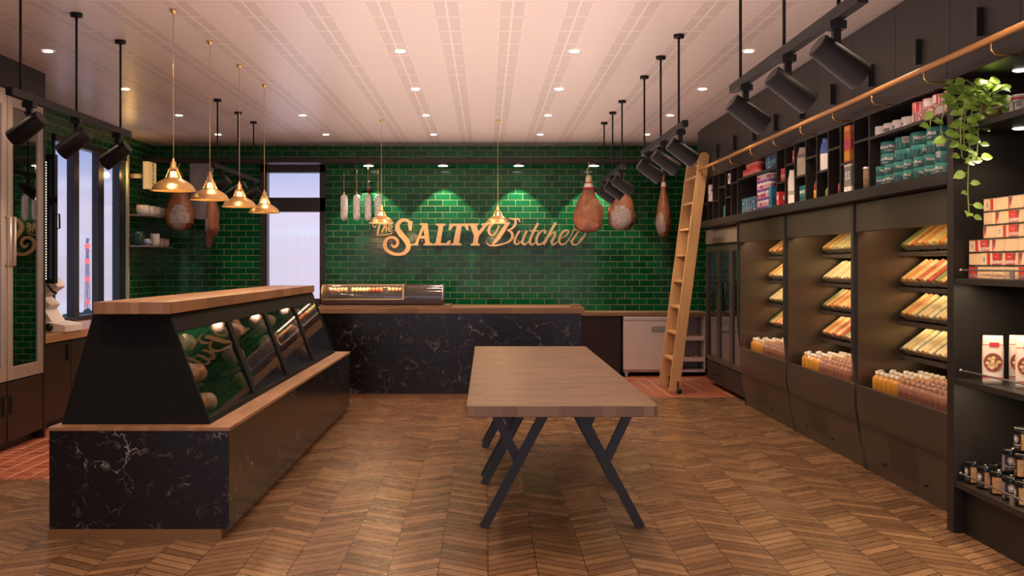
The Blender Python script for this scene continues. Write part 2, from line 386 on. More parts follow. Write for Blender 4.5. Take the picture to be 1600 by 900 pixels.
def on_cyl(r, a0, zc): return lambda x, z: (r * math.sin(a0 + x / r), -r * math.cos(a0 + x / r), zc + z)
def on_front(y, xc, zc): return lambda x, z: (xc + x, y, zc + z)

# ================================================================== STRUCTURE
XL, XR, YB, YF, ZC = -3.114, 2.45, 9.82, -2.0, 2.12
struct('floor', MB().box(XL - .1, XR + .1, YF - .1, 4.91, -.06, 0).box(-1.57, XR + .1, 4.91, 7.98, -.06, 0), M_floor)
struct('floor', MB().box(XL - .1, -1.57, 4.91, YB + .1, -.06, 0).box(-1.57, XR + .1, 7.98, YB + .1, -.06, 0), M_red_tile)
struct('ceiling', MB().box(XL - .1, XR + .1, YF - .1, YB + .1, ZC, ZC + .06), M_ceiling)
mb = MB(); wx0, wx1, wz0, wz1 = -2.108, -1.503, .64, 1.945
mb.box(XL - .1, wx0, YB, YB + .12, 0, ZC); mb.box(wx1, XR + .1, YB, YB + .12, 0, ZC); mb.box(wx0, wx1, YB, YB + .12, 0, wz0); mb.box(wx0, wx1, YB, YB + .12, wz1, ZC)
struct('wall_back', mb, M_green_back)
mb = MB(); ly0, ly1, lz0, lz1 = 7.53, 9.07, .585, 1.95
mb.box(XL - .12, XL, YF - .1, ly0, 0, ZC); mb.box(XL - .12, XL, ly1, YB, 0, ZC); mb.box(XL - .12, XL, ly0, ly1, 0, lz0); mb.box(XL - .12, XL, ly0, ly1, lz1, ZC)
struct('wall_left', mb, M_green_left)
struct('wall_right', MB().box(XR, XR + .1, YF - .1, YB, 0, ZC), M_fascia)
mb = MB(); mb.box(XL, XR, YF - .1, YF, 0, .1); mb.box(XL, XR, YF - .1, YF, 1.98, ZC)
for x in (XL, -1.3, .1, 1.4, XR - .1): mb.box(x, x + .1, YF - .1, YF, .1, 1.98)
struct('wall_front', mb, M_frame)
# back window
mb = MB(); f = .045
for a in ((wx0, wx1, wz1 - .075, wz1), (wx0, wx1, wz0, wz0 + .05), (wx0, wx0 + .06, wz0, wz1), (wx1 - .054, wx1, wz0, wz1), (wx0, wx1, 1.503, 1.635)):
    mb.box(a[0], a[1], YB - .025, YB + .09, a[2], a[3])
wo = struct('window_1', mb, M_frame, bevel=.003)
MB().box(wx0 + .05, wx1 - .05, YB + .03, YB + .035, wz0, wz1).build('pane', M_glass, wo)
# side window with deep mullions
mb = MB()
mb.box(XL - .05, XL + .012, ly0, ly1, lz1 - .05, lz1); mb.box(XL - .05, XL + .012, ly0, ly1, lz0, lz0 + .03)
mb.box(XL - .05, XL + .012, ly0, ly0 + .03, lz0, lz1)
for a_, b_ in ((7.91, 8.02), (8.415, 8.54), (8.90, 9.02)): mb.box(XL - .05, XL + .004, a_, b_, lz0, lz1)
wo = struct('window_2', mb, M_frame_b, bevel=.003)
MB().box(XL - .04, XL - .035, ly0, ly1, lz0, lz1).build('pane', M_glass, wo)
MB().box(XL, XL + .02, ly1 - .005, ly1 + .03, lz0, lz1 + .01).build('pale_edge_trim', M_lichen, wo)
# hanging beam on the back wall with small downlights
tag(MB().box(XL + .004, 1.97, 9.42, 9.62, 1.925, 1.962).build('hanging_beam', M_brown, bevel=.003), 'dark brown beam running along the green tiled back wall under the ceiling', 'beam')
for i, (x, wd) in enumerate(((-1.07, ''), (-.394, ''), (.294, ''), (.977, ''))):
    t = thing('beam_downlight', ['small downlight under the wall beam above the hanging white sausages', 'small downlight under the wall beam above the letters LT of the sign',
        'small downlight under the wall beam above the word Butcher', 'small downlight under the wall beam above the ham with a hoof'][i], 'light', (x, 9.53, 1.906), 0, 'downlights under the wall beam')
    MB().lathe([(.0, .0), (.052, .0), (.052, .018), (0, .018)], 20).build('housing', M_steel, t)
    MB().lathe([(.0, -.002), (.045, -.002)], 20).build('lens', M_glow, t)
    light('beam_spot', 'SPOT', (x, 9.65, 1.90), 75, (1, .93, .72), (0, 0, 0), spot=84, blend=.2, radius=.015)

# recessed ceiling downlights
cols = [-2.29, -1.37, -.45, .46, 1.37]; rows = [.77, 1.95, 3.12, 4.30, 5.48, 6.655, 7.82, 8.96]
proto = None
for j, y in enumerate(rows):
    for i, x in enumerate(cols):
        light('downlight_spot', 'SPOT', (x, y, 2.10), 48, WARM, (0, 0, 0), spot=125, blend=.8, radius=.05)
        if j < 4: continue
        if i == 1 and j in (4, 5): continue
        lab = f'round ceiling downlight, {ORD[i]} from the left in the {["row nearest the camera", "second row from the camera", "third row from the camera", "row closest to the green back wall"][j-4]}'
        if proto is None:
            proto = thing('ceiling_downlight', lab, 'light', (x, y, ZC), 0, 'recessed ceiling downlights')
            MB().lathe([(.026, -.004), (.031, -.006), (.034, -.001)], 20).build('trim_ring', M_ceramic, proto)
            MB().lathe([(0, -.003), (.026, -.003)], 20).build('lens', M_glow, proto)
        else: copy_tree(proto, (x, y, ZC), label=lab)

# ================================================================== RIGHT SIDE: upper cupboards and cubby shelving
XF = 1.745
yk = [8.66]
hs = [7.88, 7.34, 6.80, 6.30, 5.776, 5.26, 4.738, 4.215, 3.69, 3.17, 2.65]
for i, h in enumerate(hs):
    y1 = 8.66 if i == 0 else (hs[i - 1] + hs[i]) / 2
    y0 = (hs[i] + hs[i + 1]) / 2 if i + 1 < len(hs) else 2.4
    lab = 'narrow dark upper cupboard under the ceiling, ' + ('nearest the back wall' if i == 0 else f'{ORD[i]} along from the back wall')
    t = thing('upper_cupboard', lab, 'cupboard', (XF, (y0 + y1) / 2, 1.79), 0, 'dark upper cupboards over the brass rail')
    hw = (y1 - y0) / 2
    MB().box(.02, XR - XF - .002, -hw + .001, hw - .001, 0, ZC - 1.79 - .002).build('carcass', M_dark, t)
    d = MB().box(0, .02, -hw + .0015, hw - .0015, .002, ZC - 1.79 - .02).build('door', M_fascia, t)
    yy = h - (y0 + y1) / 2
    MB().box(-.022, 0, yy, yy + .018, .02, .12).build('handle', M_black, d, bevel=.002)
# cubby shelving
t = thing('cubby_shelving', 'long dark wall shelving with open cubbyholes above the open coolers', 'shelving', (XF, 0, 0))
def part(mb, name, m, parent, **k): return mb.build(name, m, parent, **k)
D_ = XR - XF - .002; XB = .42
part(MB().box(0, D_, 3.98, 8.66, 1.686, 1.788), 'top_board', M_fascia, t, bevel=.002)
part(MB().box(0, D_, 3.98, 8.66, 1.309, 1.359), 'bottom_board', M_dark, t, bevel=.002)
part(MB().box(XB, XB + .02, 3.98, 8.66, 1.359, 1.686), 'back_panel', M_fascia, t)
divs = [4.794, 4.995, 5.185, 5.37, 5.557, 5.747, 5.954, 6.142, 6.324, 7.312, 7.498, 7.68, 7.906, 8.11, 8.30, 8.64]
for y in divs: part(MB().box(.003, XB, y - .008, y + .008, 1.359, 1.686), 'divider', M_fascia, t)
part(MB().box(.003, XB, 3.98, 4.786, 1.572, 1.585), 'shelf', M_fascia, t)
part(MB().box(.003, XB, 6.332, 7.304, 1.588, 1.601), 'shelf', M_fascia, t)
colz = [1.589, 1.503, 1.594, 1.497, 1.59, 1.503, 1.59, 1.50]
for i in range(8): part(MB().box(.003, XB, divs[i] + .008, divs[i + 1] - .008, colz[i] - .012, colz[i]), 'shelf', M_fascia, t)
colz2 = [1.59, 1.50, 1.59, 1.50, 1.59, 1.50]
for i in range(6): part(MB().box(.003, XB, divs[9 + i] + .008, divs[10 + i] - .008, colz2[i] - .012, colz2[i]), 'shelf', M_fascia, t)

# brass / oak ladder rail
t = thing('ladder_rail', 'golden oak ladder rail running in front of the dark cupboards', 'rail', (1.66, 0, 1.745))
MB().tube([(0, 2.5, 0), (0, 8.35, 0)], .0115, 12).build('rod', M_rail, t)
for y in [3.45, 3.98, 4.52, 5.03, 5.55, 6.07, 6.60, 7.15, 7.68, 8.15]:
    MB().tube([(0, y, -.005), (0, y, -.035), (.012, y, -.05), (.04, y, -.052), (.084, y, -.052)], .0035, 8).build('bracket', M_gold, t)

# ladder
def ladder():
    t = thing('library_ladder', 'tall pale wooden ladder leaning on the rail beside the back counter', 'ladder')
    A = {8.2: ((1.465, 0.02), (1.70, 1.885)), 8.585: ((1.45, 0.02), (1.685, 1.885))}
    for y, (p, q) in A.items():
        mb = MB(); w = .042
        poly = [(p[0] - w, p[1]), (p[0] + w, p[1]), (q[0] + w, q[1] - .02), (q[0] + w * .3, q[1]), (q[0] - w * .6, q[1] - .004), (q[0] - w, q[1] - .03)]
        mb.prism(poly, 1, y - .013, y + .013)
        mb.build('stile', M_ladder, t, bevel=.003)
    for k in range(9):
        z = .262 + .205 * k - .10 * 0
        if k == 8: continue
        x = 1.458 + (z - .02) * .126
        MB().box(x - .038, x + .04, 8.213, 8.572, z - .009, z + .009).build('tread', M_ladder, t, bevel=.002)
    for y in (8.17, 8.555):
        mb = MB(); mb.M = Matrix.Translation((1.50, y, .022)) @ Matrix.Rotation(PI / 2, 4, 'X')
        mb.lathe([(0, -.006), (.022, -.006), (.022, .006), (0, .006)], 16); mb.M = Matrix()
        mb.box(1.485, 1.498, y - .004, y + .004, .02, .10)
        mb.build('caster', M_black, t)
    mb = MB(); mb.tube([(1.665, 8.22, 1.79), (1.665, 8.56, 1.79)], .006, 8)
    mb.build('hook_bar', M_gold, t)
ladder()

# ================================================================== OPEN COOLERS
P_ADD = 0
def pack(name, mats, seed):
    """slanted deli tray: clear tub with long fillings, local origin at lower front edge; rises toward +X"""
    r = random.Random(seed)
    return r
food_cols = [((.55, .12, .04), 'salami'), ((.80, .52, .22), 'bread'), ((.72, .45, .16), 'cheese'), ((.50, .07, .04), 'ham'), ((.25, .27, .09), 'lettuce'), ((.82, .62, .36), 'bun'), ((.68, .25, .07), 'tomato')]
FM = [mat('filling_' + n, c, .45, vary=.25, scale=60) for c, n in food_cols]
M_tub = mat('clear_tray_plastic', (.55, .50, .42), .2, vary=.1, coat=.5)
def make_pack(kind):
    r = random.Random(kind * 13 + 5)
    order = {0: [1, 6, 2], 1: [5, 1, 5], 2: [0, 2, 4], 3: [3, 1, 0]}[kind]
    root = thing('food_pack', 'pack', 'food pack')
    ang = math.radians(37); L = .16; W = .172
    base = Matrix.Rotation(-ang, 4, 'Y')
    mb = MB(); mb.M = base
    # tapered tub
    a, b_, h = .012, .0, .035
    v = [(0.01, a, 0), (L - .01, a, 0), (L - .01, W - a, 0), (.01, W - a, 0), (0, 0, h), (L, 0, h), (L, W, h), (0, W, h)]
    mb.add(v, [(0, 3, 2, 1), (0, 1, 5, 4), (1, 2, 6, 5), (2, 3, 7, 6), (3, 0, 4, 7)], 0)
    mb.build('tray', M_tub, root)
    n = len(order)
    for k, oi in enumerate(order):
        y0 = .006 + (W - .012) * k / n; y1 = y0 + (W - .012) / n - .002
        mb = MB(); mb.M = base; hh = h + .008 + r.random() * .012; ym = (y0 + y1) / 2
        ps = [(y0, h * .6), (y0, hh * .8), (ym, hh), (y1, hh * .8), (y1, h * .6)]
        mb.prism(ps, 0, .004, L - .004)
        mb.build('filling', FM[oi], root)
    root.location = (0, 0, 0)
    return root
packs = [make_pack(k) for k in range(4)]
pack_used = [False] * 4
M_cap = mat('white_bottle_cap', (.85, .78, .66), .35)
M_juice = mat('orange_juice', (.70, .33, .05), .12, vary=.05, coat=.6)
M_pink = mat('pink_shake', (.36, .16, .10), .3, vary=.08)
M_shl = mat('brown_shake_label', (.22, .09, .06), .4)
M_purple = mat('berry_juice', (.20, .03, .06), .15)
def make_bottle(name, m, cap, lab):
    mb = MB()
    h = .098
    mb.lathe([(0, 0), (.024, 0), (.027, .004), (.027, .060), (.022, .072), (.011, .080), (.011, .086)], 12, [0] * 6)
    mb.lathe([(.013, .083), (.013, h), (0, h)], 10, 1)
    if lab: mb.arc(.0276, -1.0, 1.9, .012, .040, 2, 6)
    return mb.build(name, [m, cap, M_shl])
bt_orange = make_bottle('juice_bottle', M_juice, M_cap, False)
bt_pink = make_bottle('shake_bottle', M_pink, mat('pink_cap', (.50, .28, .19), .4), True)
bt_purple = make_bottle('juice_bottle', M_purple, M_cap, False)
first = {bt_orange.name: 1, bt_pink.name: 1, bt_purple.name: 1}
def put(o, loc, label, cat, group, rz=0, sc=1):
    if first.pop(o.name, None): c = o
    else: c = o.copy(); C.objects.link(c)
    c.location = tuple(k * E for k in loc); c.rotation_euler = (0, 0, rz); c.scale = (sc,) * 3
    return tag(c, label, cat, group)

XC = 1.80
def cooler(yn, yf, which):
    t = thing('open_cooler', f'dark bronze open display cooler, {which}, with trays and bottles', 'cooler', (XC, 0, 0), 0, 'open display coolers along the right wall')
    back = XR - XC - .004
    for y, nm in ((yf - .018, 0), (yn + .0, 1)):
        poly = [(.06, 0.0), (.0, .53), (.0, 1.305), (back, 1.305), (back, 0)]
        poly = [(.062, 0), (.010, .50), (.0, .58), (.0, 1.305), (back, 1.305), (back, 0)]
        MB().prism(poly, 1, y, y + .018).build('side_panel', M_slate, t, bevel=.002)
    y0, y1 = yn + .018, yf - .018
    MB().box(.012, .05, y0, y1, 1.165, 1.305).build('header_panel', M_metal, t, bevel=.002)
    MB().box(.05, back, y0, y1, 1.20, 1.215).build('canopy', M_inner, t)
    MB().box(back - .02, back, y0, y1, .30, 1.2).build('back_panel', M_inner, t)
    MB().box(.02, back - .02, y1 - .006, y1, .40, 1.2).build('inner_liner', M_inner, t); MB().box(.02, back - .02, y0, y0 + .006, .40, 1.2).build('inner_liner', M_inner, t)
    mb = MB(); mb.prism([(.068, .0), (.018, .30), (.018, .415), (.04, .415), (.04, .30), (.10, .0)], 1, y0, y1)
    fp = mb.build('front_panel', M_metal, t, bevel=.002)
    # perforated grille: round dark holes on the slanted lower face
    mb = MB(); ym = y0 + (y1 - y0) * .56
    for i in range(10):
        for k in range(14):
            z = .07 + .0165 * i; y = ym - .15 + .023 * k
            x = .068 - (.05 * z / .30) - .0015
            mb.add([(x, y - .0045, z - .0036), (x, y + .0045, z - .0036), (x, y + .0045, z + .0036), (x, y - .0045, z + .0036)], [(0, 1, 2, 3)])
    mb.build('perforated_grille', M_black, fp)
    for yy in (ym - .22, ym + .24):
        mb = MB(); mb.M = Matrix.Translation((.055, yy, .075)) @ Matrix.Rotation(PI / 2, 4, 'Y'); mb.lathe([(0, -.008), (.008, -.008), (.008, .008), (0, .008)], 12)
        mb.build('leveller_knob', M_black, fp)
    MB().box(.016, .020, y0, y1, .232, .236).build('panel_seam', M_black, fp)
    MB().box(.03, back - .02, y0, y1, .375, .395).build('well_floor', M_dark, t)
    MB().box(.03, .034, y0 + .01, y1 - .01, .415, .515).build('glass_guard', M_guard, t)
    for z in (1.065, .895, .730, .565):
        MB().box(.22, back - .02, y0, y1, z - .020, z).build('shelf', M_metal, t, bevel=.002)
        light('cooler_shelf_led', 'AREA', (XC + .30, (y0 + y1) / 2, z - .025), 1.1, (1, .74, .42), (0, 0, 0), .05, y1 - y0 - .1)
    light('cooler_top_led', 'AREA', (XC + .09, (y0 + y1) / 2, 1.19), 4, (1, .74, .42), (0, math.radians(-35), 0), .05, y1 - y0 - .1)
    n = 0
    tiers = ['top', 'second', 'third', 'lowest']
    kinds = [[2, 0, 0, 3, 2, 1], [0, 3, 2, 2, 3, 0], [0, 1, 1, 1, 2, 0], [1, 1, 1, 2, 1, 0]]
    for ti, z in enumerate((1.065, .895, .730, .565)):
        for k in range(3 if which.startswith('far') else 4):
            kd = kinds[(ti + len(which)) % 4 if which[0] != 'n' else ti][k]
            y = y1 - .03 - .185 * (k + 1)
            lab = f'slanted food pack, {which.split(",")[0]} open cooler, {tiers[ti]} shelf, {ORD[k]} from the far end'
            loc = (XC + .235, y, z + .002)
            if not pack_used[kd]:
                packs[kd].location = tuple(c * E for c in loc); tag(packs[kd], lab, 'food pack', 'slanted food packs in the coolers'); pack_used[kd] = True
            else: copy_tree(packs[kd], loc, label=lab, group='slanted food packs in the coolers')
    yb = y1 - .10 if which.startswith('n') else y1 - .16
    wn = which.split(',')[0]
    for i in range(2):
        put(bt_purple, (XC + .12 + i * .06, yb + .055, .395), f'dark berry juice bottle beside the orange ones in the {wn} open cooler', 'bottle', f'berry juice bottles in the {wn} cooler')
    for i in range(4):
        for k in range(5):
            put(bt_orange, (XC + .085 + i * .068, yb - k * .061, .395), f'orange juice bottle with white cap in the well of the {wn} open cooler', 'bottle', f'orange juice bottles in the {wn} cooler')
    for i in range(4):
        for k in range(9):
            put(bt_pink, (XC + .085 + i * .066, yb - .31 - k * .056, .395), f'pinkish brown shake bottle in the well of the {wn} open cooler', 'bottle', f'shake bottles in the {wn} cooler', rz=-.6, sc=.93)
cooler(3.98, 5.17, 'nearest, beside the tall shelf unit')
cooler(5.17, 6.36, 'middle, between the two others')
cooler(6.36, 7.55, 'far, beside the glass door fridge')

# glass-door fridge at the far end
t = thing('glass_door_fridge', 'narrow grey fridge with three glass doors beside the open coolers', 'fridge', (1.865, 0, 0))
bk = XR - 1.865 - .004
MB().box(.03, bk, 7.565, 8.93, .03, .21).box(.03, .05, 7.565, 8.93, 1.165, 1.30).box(.05, bk, 7.565, 8.93, 1.165, 1.30).box(bk - .03, bk, 7.565, 8.93, .21, 1.165).box(.03, bk - .03, 7.565, 7.585, .21, 1.165).box(.03, bk - .03, 8.91, 8.93, .21, 1.165).build('cabinet', M_metal, t, bevel=.002)
MB().box(.0, .03, 7.575, 8.92, 1.18, 1.298).build('header_panel', M_champ, t, bevel=.002)
mb = MB(); mb.box(.02, .03, 7.575, 8.92, .045, .20)
for i in range(9): mb.box(.005, .02, 7.58, 8.915, .05 + i * .017, .058 + i * .017)
mb.build('vent_grille', M_metal, t)
for i in range(3):
    a = 7.58 + i * .447; b = a + .44
    mb = MB()
    mb.box(0, .03, a, a + .045, .215, 1.16); mb.box(0, .03, b - .045, b, .215, 1.16); mb.box(0, .03, a + .045, b - .045, .215, .255); mb.box(0, .03, a + .045, b - .045, 1.115, 1.16)
    d = mb.build('door', M_metal, t, bevel=.002)
    MB().box(.012, .018, a + .04, b - .04, .25, 1.12).build('door_glass', M_fridgeglass, d)
    MB().tube([(0, a + .03, .86), (-.03, a + .03, .86), (-.03, a + .03, .62), (0, a + .03, .62)], .006, 8).build('handle', M_black, d)
for z in (.45, .68, .91): MB().box(.06, bk - .03, 7.585, 8.91, z, z + .012).build('shelf', M_steel, t)

# ================================================================== TALL SHELF UNIT, right foreground
t = thing('tall_shelf_unit', 'tall dark shelf unit with lit shelves holding the plant and tins', 'shelving', (XF, 0, 0))
MB().box(0, D_, 3.922, 3.977, 0, 1.788).build('side_panel', M_slate if 0 else M_fascia, t, bevel=.002)
MB().box(.45, .47, 2.45, 3.922, 0, 1.788).build('back_panel', M_fascia, t)
MB().box(0, .47, 2.40, 2.45, 0, 1.788).build('side_panel', M_fascia, t)
MB().box(0, .47, 2.45, 3.922, 1.70, 1.788).build('top_board', M_fascia, t)
SZ = [1.515, .952, .58, .197]
for z in SZ: MB().box(.004, .45, 2.45, 3.922, z - .023, z).build('shelf', M_fascia, t, bevel=.002)
MB().box(.04, .45, 2.45, 3.922, 0, .174).build('kick_panel', M_dark, t)
for z in (1.515, .952, .58, .197):
    g = MB().tube([(.018, 3.90, z + .031), (.018, 2.46, z + .031)], .0032, 8).build('guard_rail', M_steel, t)
    for y in (3.52, 3.06, 2.62): MB().box(.015, .021, y - .012, y + .012, z, z + .031).build('rail_post', M_steel, g)
    mb = MB(); mb.M = Matrix.Translation((.018, 3.90, z + .031)); mb.lathe([(0, -.006), (.005, -.004), (.0065, 0), (.005, .004), (0, .006)], 10); mb.build('rail_knob', M_steel, g)
for zz, nm in ((1.699, 'top'), (1.491, 'second')):
    for y in (3.76, 3.25):
        d = MB(); d.M = Matrix.Translation((.17, y, zz)); d.lathe([(0, -.002), (.024, -.002), (.028, 0)], 18); d.build('shelf_downlight', M_glow, t)
        light('shelf_spot', 'SPOT', (XF + .06, y, zz - .01), 1.6 if nm == 'top' else 8, (1, .78, .5), (0, math.radians(-6), 0), spot=130, blend=.6, radius=.03)
for zz in (.925, .552, ): light('shelf_led', 'AREA', (XF + .08, 3.3, zz), 9, (1, .78, .5), (0, math.radians(10), 0), .04, 1.1)

# ================================================================== PRODUCTS
def facing(x, y, k=0): return math.atan2(y, x) - PI / 2 + k * 0 - 0 if 0 else -math.atan2(x, y) + k
M_cream = mat('cream_label', (.80, .58, .34), .45, vary=.05)
M_redl = mat('red_label', (.55, .035, .03), .4, vary=.2, scale=30)
M_redp = mat('red_print', (.60, .04, .04), .4)
M_plum = mat('plum_print', (.20, .06, .09), .45, vary=.25, scale=40)
M_whitep = mat('white_print', (.80, .76, .72), .45)
M_blackp = mat('black_print', (.015, .013, .012), .45)
M_greyp = mat('grey_print', (.16, .16, .17), .45, vary=.1)
M_tinrim = mat('tin_rim', (.45, .36, .24), .3, metal=.9)
def rounded(w_, d_, r_, n=4):
    pts = []
    for cx, cy, a0 in ((w_ / 2 - r_, -d_ / 2 + r_, -PI / 2), (w_ / 2 - r_, d_ / 2 - r_, 0), (-w_ / 2 + r_, d_ / 2 - r_, PI / 2), (-w_ / 2 + r_, -d_ / 2 + r_, PI)):
        for i in range(n + 1): a = a0 + PI / 2 * i / n; pts.append((cx + r_ * math.cos(a), cy + r_ * math.sin(a)))
    return pts
def luncheon(kind):
    t = thing('luncheon_tin', 'x', 'tin')
    W, H, Dp = .088, .0455, .06
    MB().prism(rounded(W, Dp, .014), 2, .0015, H - .0015).build('body', M_cream, t)
    mb = MB(); mb.prism(rounded(W + .002, Dp + .002, .015), 2, 0, .0025); mb.prism(rounded(W + .002, Dp + .002, .015), 2, H - .0025, H); mb.build('rim', M_tinrim, t)
    mb = MB(); y = -Dp / 2 - .0004
    def q(x0, x1, z0, z1, m, yy=y): mb.add([(x0, yy, z0), (x1, yy, z0), (x1, yy, z1), (x0, yy, z1)], [(0, 1, 2, 3)], m)
    if kind == 0:
        q(-.036, .030, .003, .0425, 0); mb.add([(.016, y - .0002, .0425), (.036, y - .0002, .0425), (.028, y - .0002, .004)], [(0, 1, 2)], 1)
        add_text(mb, 'Luncheon', .0215, on_front(y - .0006, -.003, .013), 2, .025, .78)
        add_text(mb, 'Luxury', .008, on_front(y - .0006, -.008, .030), 2)
    elif kind == 1:
        for k in range(4): q(-.030, .030, .010 + k * .008, .0112 + k * .008, 3)
    elif kind == 2:
        q(-.016, .004, .010, .034, 2); 
        for k in range(5): q(-.013 + k * .003, -.0116 + k * .003, .013, .031, 4, y - .0003)
        q(.016, .036, .003, .0425, 0)
    else:
        mb.add([(-.036, y, .0425), (-.010, y, .0425), (-.022, y, .004)], [(0, 1, 2)], 1); q(-.044 + .006, -.030, .003, .0425, 0, y + .0001)
        for k in range(4): q(.002, .034, .010 + k * .008, .0112 + k * .008, 3)
    mb.build('printed_label', [M_redl, M_plum, M_whitep, mat('tan_print', (.62, .42, .22), .5), M_blackp], t)
    return t
lun = [luncheon(k) for k in range(4)]; lun_used = [0] * 4
pat = [[2, 1, 3, 1, 3, 1], [1, 3, 0, 1, 0, 3], [3, 2, 0, 1, 0, 1], [2, 0, 3, 1, 1, 3], [1, 2, 0, 0, 3, 1], [0, 1, 1, 1, 0, 1]]
for r_ in range(6):
    ntop = 5 - r_
    st = 3.918 if ntop < 3 or r_ >= 3 else 3.918
    upper = r_ < 3
    y0 = 3.79 if upper else 3.905
    for k in range(8 if upper else 9):
        kd = pat[r_][k % 6]
        z = .952 + .0496 * (5 - r_) * .97 + .0005
        loc = (XF + .045 + .03, y0 - .046 - .0915 * k, z)
        lab = f'luncheon meat tin, {ORD[k]} from the left in the {["top", "second", "third", "fourth", "fifth", "bottom"][r_]} row of the stack'
        if not lun_used[kd]:
            lun[kd].location = tuple(c * E for c in loc); lun[kd].rotation_euler = (0, 0, -PI / 2); tag(lun[kd], lab, 'tin', 'luncheon meat tins'); lun_used[kd] = 1
        else: copy_tree(lun[kd], loc, rz=-PI / 2, label=lab, group='luncheon meat tins')

# nut bags
def nut_bag():
    t = thing('nut_bag', 'x', 'bag')
    W, H, Dp = .068, .172, .034
    mb = MB(); n = 10; v = []; f = []
    ring = 12
    for i in range(n + 1):
        s_ = i / n; z = H * s_; d = Dp / 2 * (1 - .15 * s_) * (1 if s_ < .78 else max(.06, 1 - (s_ - .78) / .16)) ; wv = W / 2 * (1 + .03 * math.sin(3 * s_)) - .004 * (s_ > .6) * (s_ - .6)
        for k in range(ring):
            a = 2 * PI * k / ring; ca, sa = math.cos(a), math.sin(a)
            v.append((wv * math.copysign(abs(ca) ** .45, ca), d * math.copysign(abs(sa) ** .6, sa), z))
    for i in range(n):
        for k in range(ring): k2 = (k + 1) % ring; f.append((i * ring + k, i * ring + k2, (i + 1) * ring + k2, (i + 1) * ring + k))
    f.append(tuple(reversed(range(ring)))); f.append(tuple(n * ring + k for k in range(ring)))
    mb.add(v, f, 0, True); mb.build('pouch', mat('cream_pouch', (.78, .70, .60), .35, vary=.04), t)
    mb = MB(); y = -Dp / 2 - .0012
    def disc(cx, cz, rx, rz, m, yy, n=20): mb.add([(cx + rx * math.cos(2 * PI * k / n), yy, cz + rz * math.sin(2 * PI * k / n)) for k in range(n)], [tuple(range(n))], m)
    disc(.0, .078, .031, .033, 1, y - .0004); disc(.0, .078, .028, .030, 2, y - .0008)
    rr = random.Random(3)
    for k in range(16):
        a = rr.random() * 6.3; q = rr.random() ** .5 * .021
        disc(q * math.cos(a), .078 + q * math.sin(a), .0068, .0058, 3 if k % 3 else 4, y - .0010 - k * .00005, 9)
    mb.add([(-.012, y, .132), (.020, y, .132), (.020, y, .148), (-.012, y, .148)], [(0, 1, 2, 3)], 1)
    mb.add([(-.034, y, .138), (.034, y, .138), (.034, y, .141), (-.034, y, .141)], [(0, 1, 2, 3)], 1)
    mb.add([(-.034, y - .001, .022), (.034, y - .001, .022), (.034, y - .001, .026), (-.034, y - .001, .026)], [(0, 1, 2, 3)], 1)
    mb.build('printed_front', [M_whitep, M_redp, mat('nut_disc_brown', (.16, .07, .03), .5), mat('hazelnut', (.62, .36, .16), .5, vary=.2, scale=80), mat('pale_nut', (.78, .58, .34), .5)], t)  # dark brown disc is printed behind the nuts
    return t
nb = nut_bag()
bags = [(1.80, 3.73, 'nearest the left end of its shelf'), (1.845, 3.585, 'second along the front of its shelf'), (1.90, 3.74, 'half hidden behind the first two bags'), (1.83, 3.43, 'third along the front, at the frame edge'), (1.94, 3.60, 'at the back of the shelf')]
for i, (x, y, lab) in enumerate(bags):
    lb = 'cream pouch of nuts with round nut picture, ' + lab
    if i == 0: nb.location = (x * E, y * E, .58 * E); nb.rotation_euler = (0, 0, -.42); tag(nb, lb, 'bag', 'pouches of nuts')
    else: copy_tree(nb, (x, y, .58), rz=-.42 + .1 * (i % 2), label=lb, group='pouches of nuts')

# black lidded nut tins
def nut_tin():
    t = thing('nut_tin', 'x', 'tin')
    r, h = .028, .082
    MB().lathe([(0, 0), (r, 0), (r, h - .01)], 28, 0, cx=0).build('can', mat('dark_tin', (.02, .017, .014), .35), t)
    MB().lathe([(r + .002, h - .018), (r + .002, h - .002), (r, h), (r - .004, h), (r - .005, h - .003), (0, h - .003)], 28).build('lid', mat('glossy_black_lid', (.008, .008, .008), .12), t)
    mb = MB(); R = r + .0006
    mb.arc(R, -.75, .75, .006, h - .020, 0, 8)
    mb.arc(R, .75, 1.9, .006, h - .020, 1, 6); mb.arc(R, 1.9, 3.1, .006, h - .020, 2, 6); mb.arc(R, -3.18, -1.9, .006, h - .020, 1, 6); mb.arc(R, -1.9, -.75, .006, h - .020, 2, 6)
    R2 = R + .0004
    for k in range(8):
        a = k * PI / 4; cx, cz = .0075 * math.cos(a), .0075 * math.sin(a) + .044
        fn = on_cyl(R2, 0, 0); n = 10
        ring = [fn(cx + .0048 * math.cos(2 * PI * j / n), cz + .0048 * math.sin(2 * PI * j / n)) for j in range(n)] + [fn(cx + .0036 * math.cos(2 * PI * j / n), cz + .0036 * math.sin(2 * PI * j / n)) for j in range(n)]
        mb.add(ring, [(j, (j + 1) % n, n + (j + 1) % n, n + j) for j in range(n)], 3)
    fn = on_cyl(R2, 0, 0); mb.add([fn(.004 * math.cos(2 * PI * j / 10), .044 + .004 * math.sin(2 * PI * j / 10)) for j in range(10)], [tuple(range(10))], 3)
    add_text(mb, 'Premium', .011, on_cyl(R2, 0, .024), 3); add_text(mb, 'NATURAL', .004, on_cyl(R2, 0, .032), 3); add_text(mb, 'ROASTED NUTS', .004, on_cyl(R2, 0, .015), 3)
    for sgn in (-1, 1):
        for q in range(9):
            mb.arc(R2, sgn * 1.32 - .42, sgn * 1.32 + .42, .012 + q * .0052, .0135 + q * .0052, 4, 4)
    mb.build('printed_label', [M_blackp, mat('roast_nuts_photo', (.55, .26, .07), .45, vary=.5, scale=45), M_greyp, M_whitep, mat('mid_grey_print', (.33, .34, .36), .5)], t)
    return t
tn = nut_tin(); tz = .1972; hh = .0822
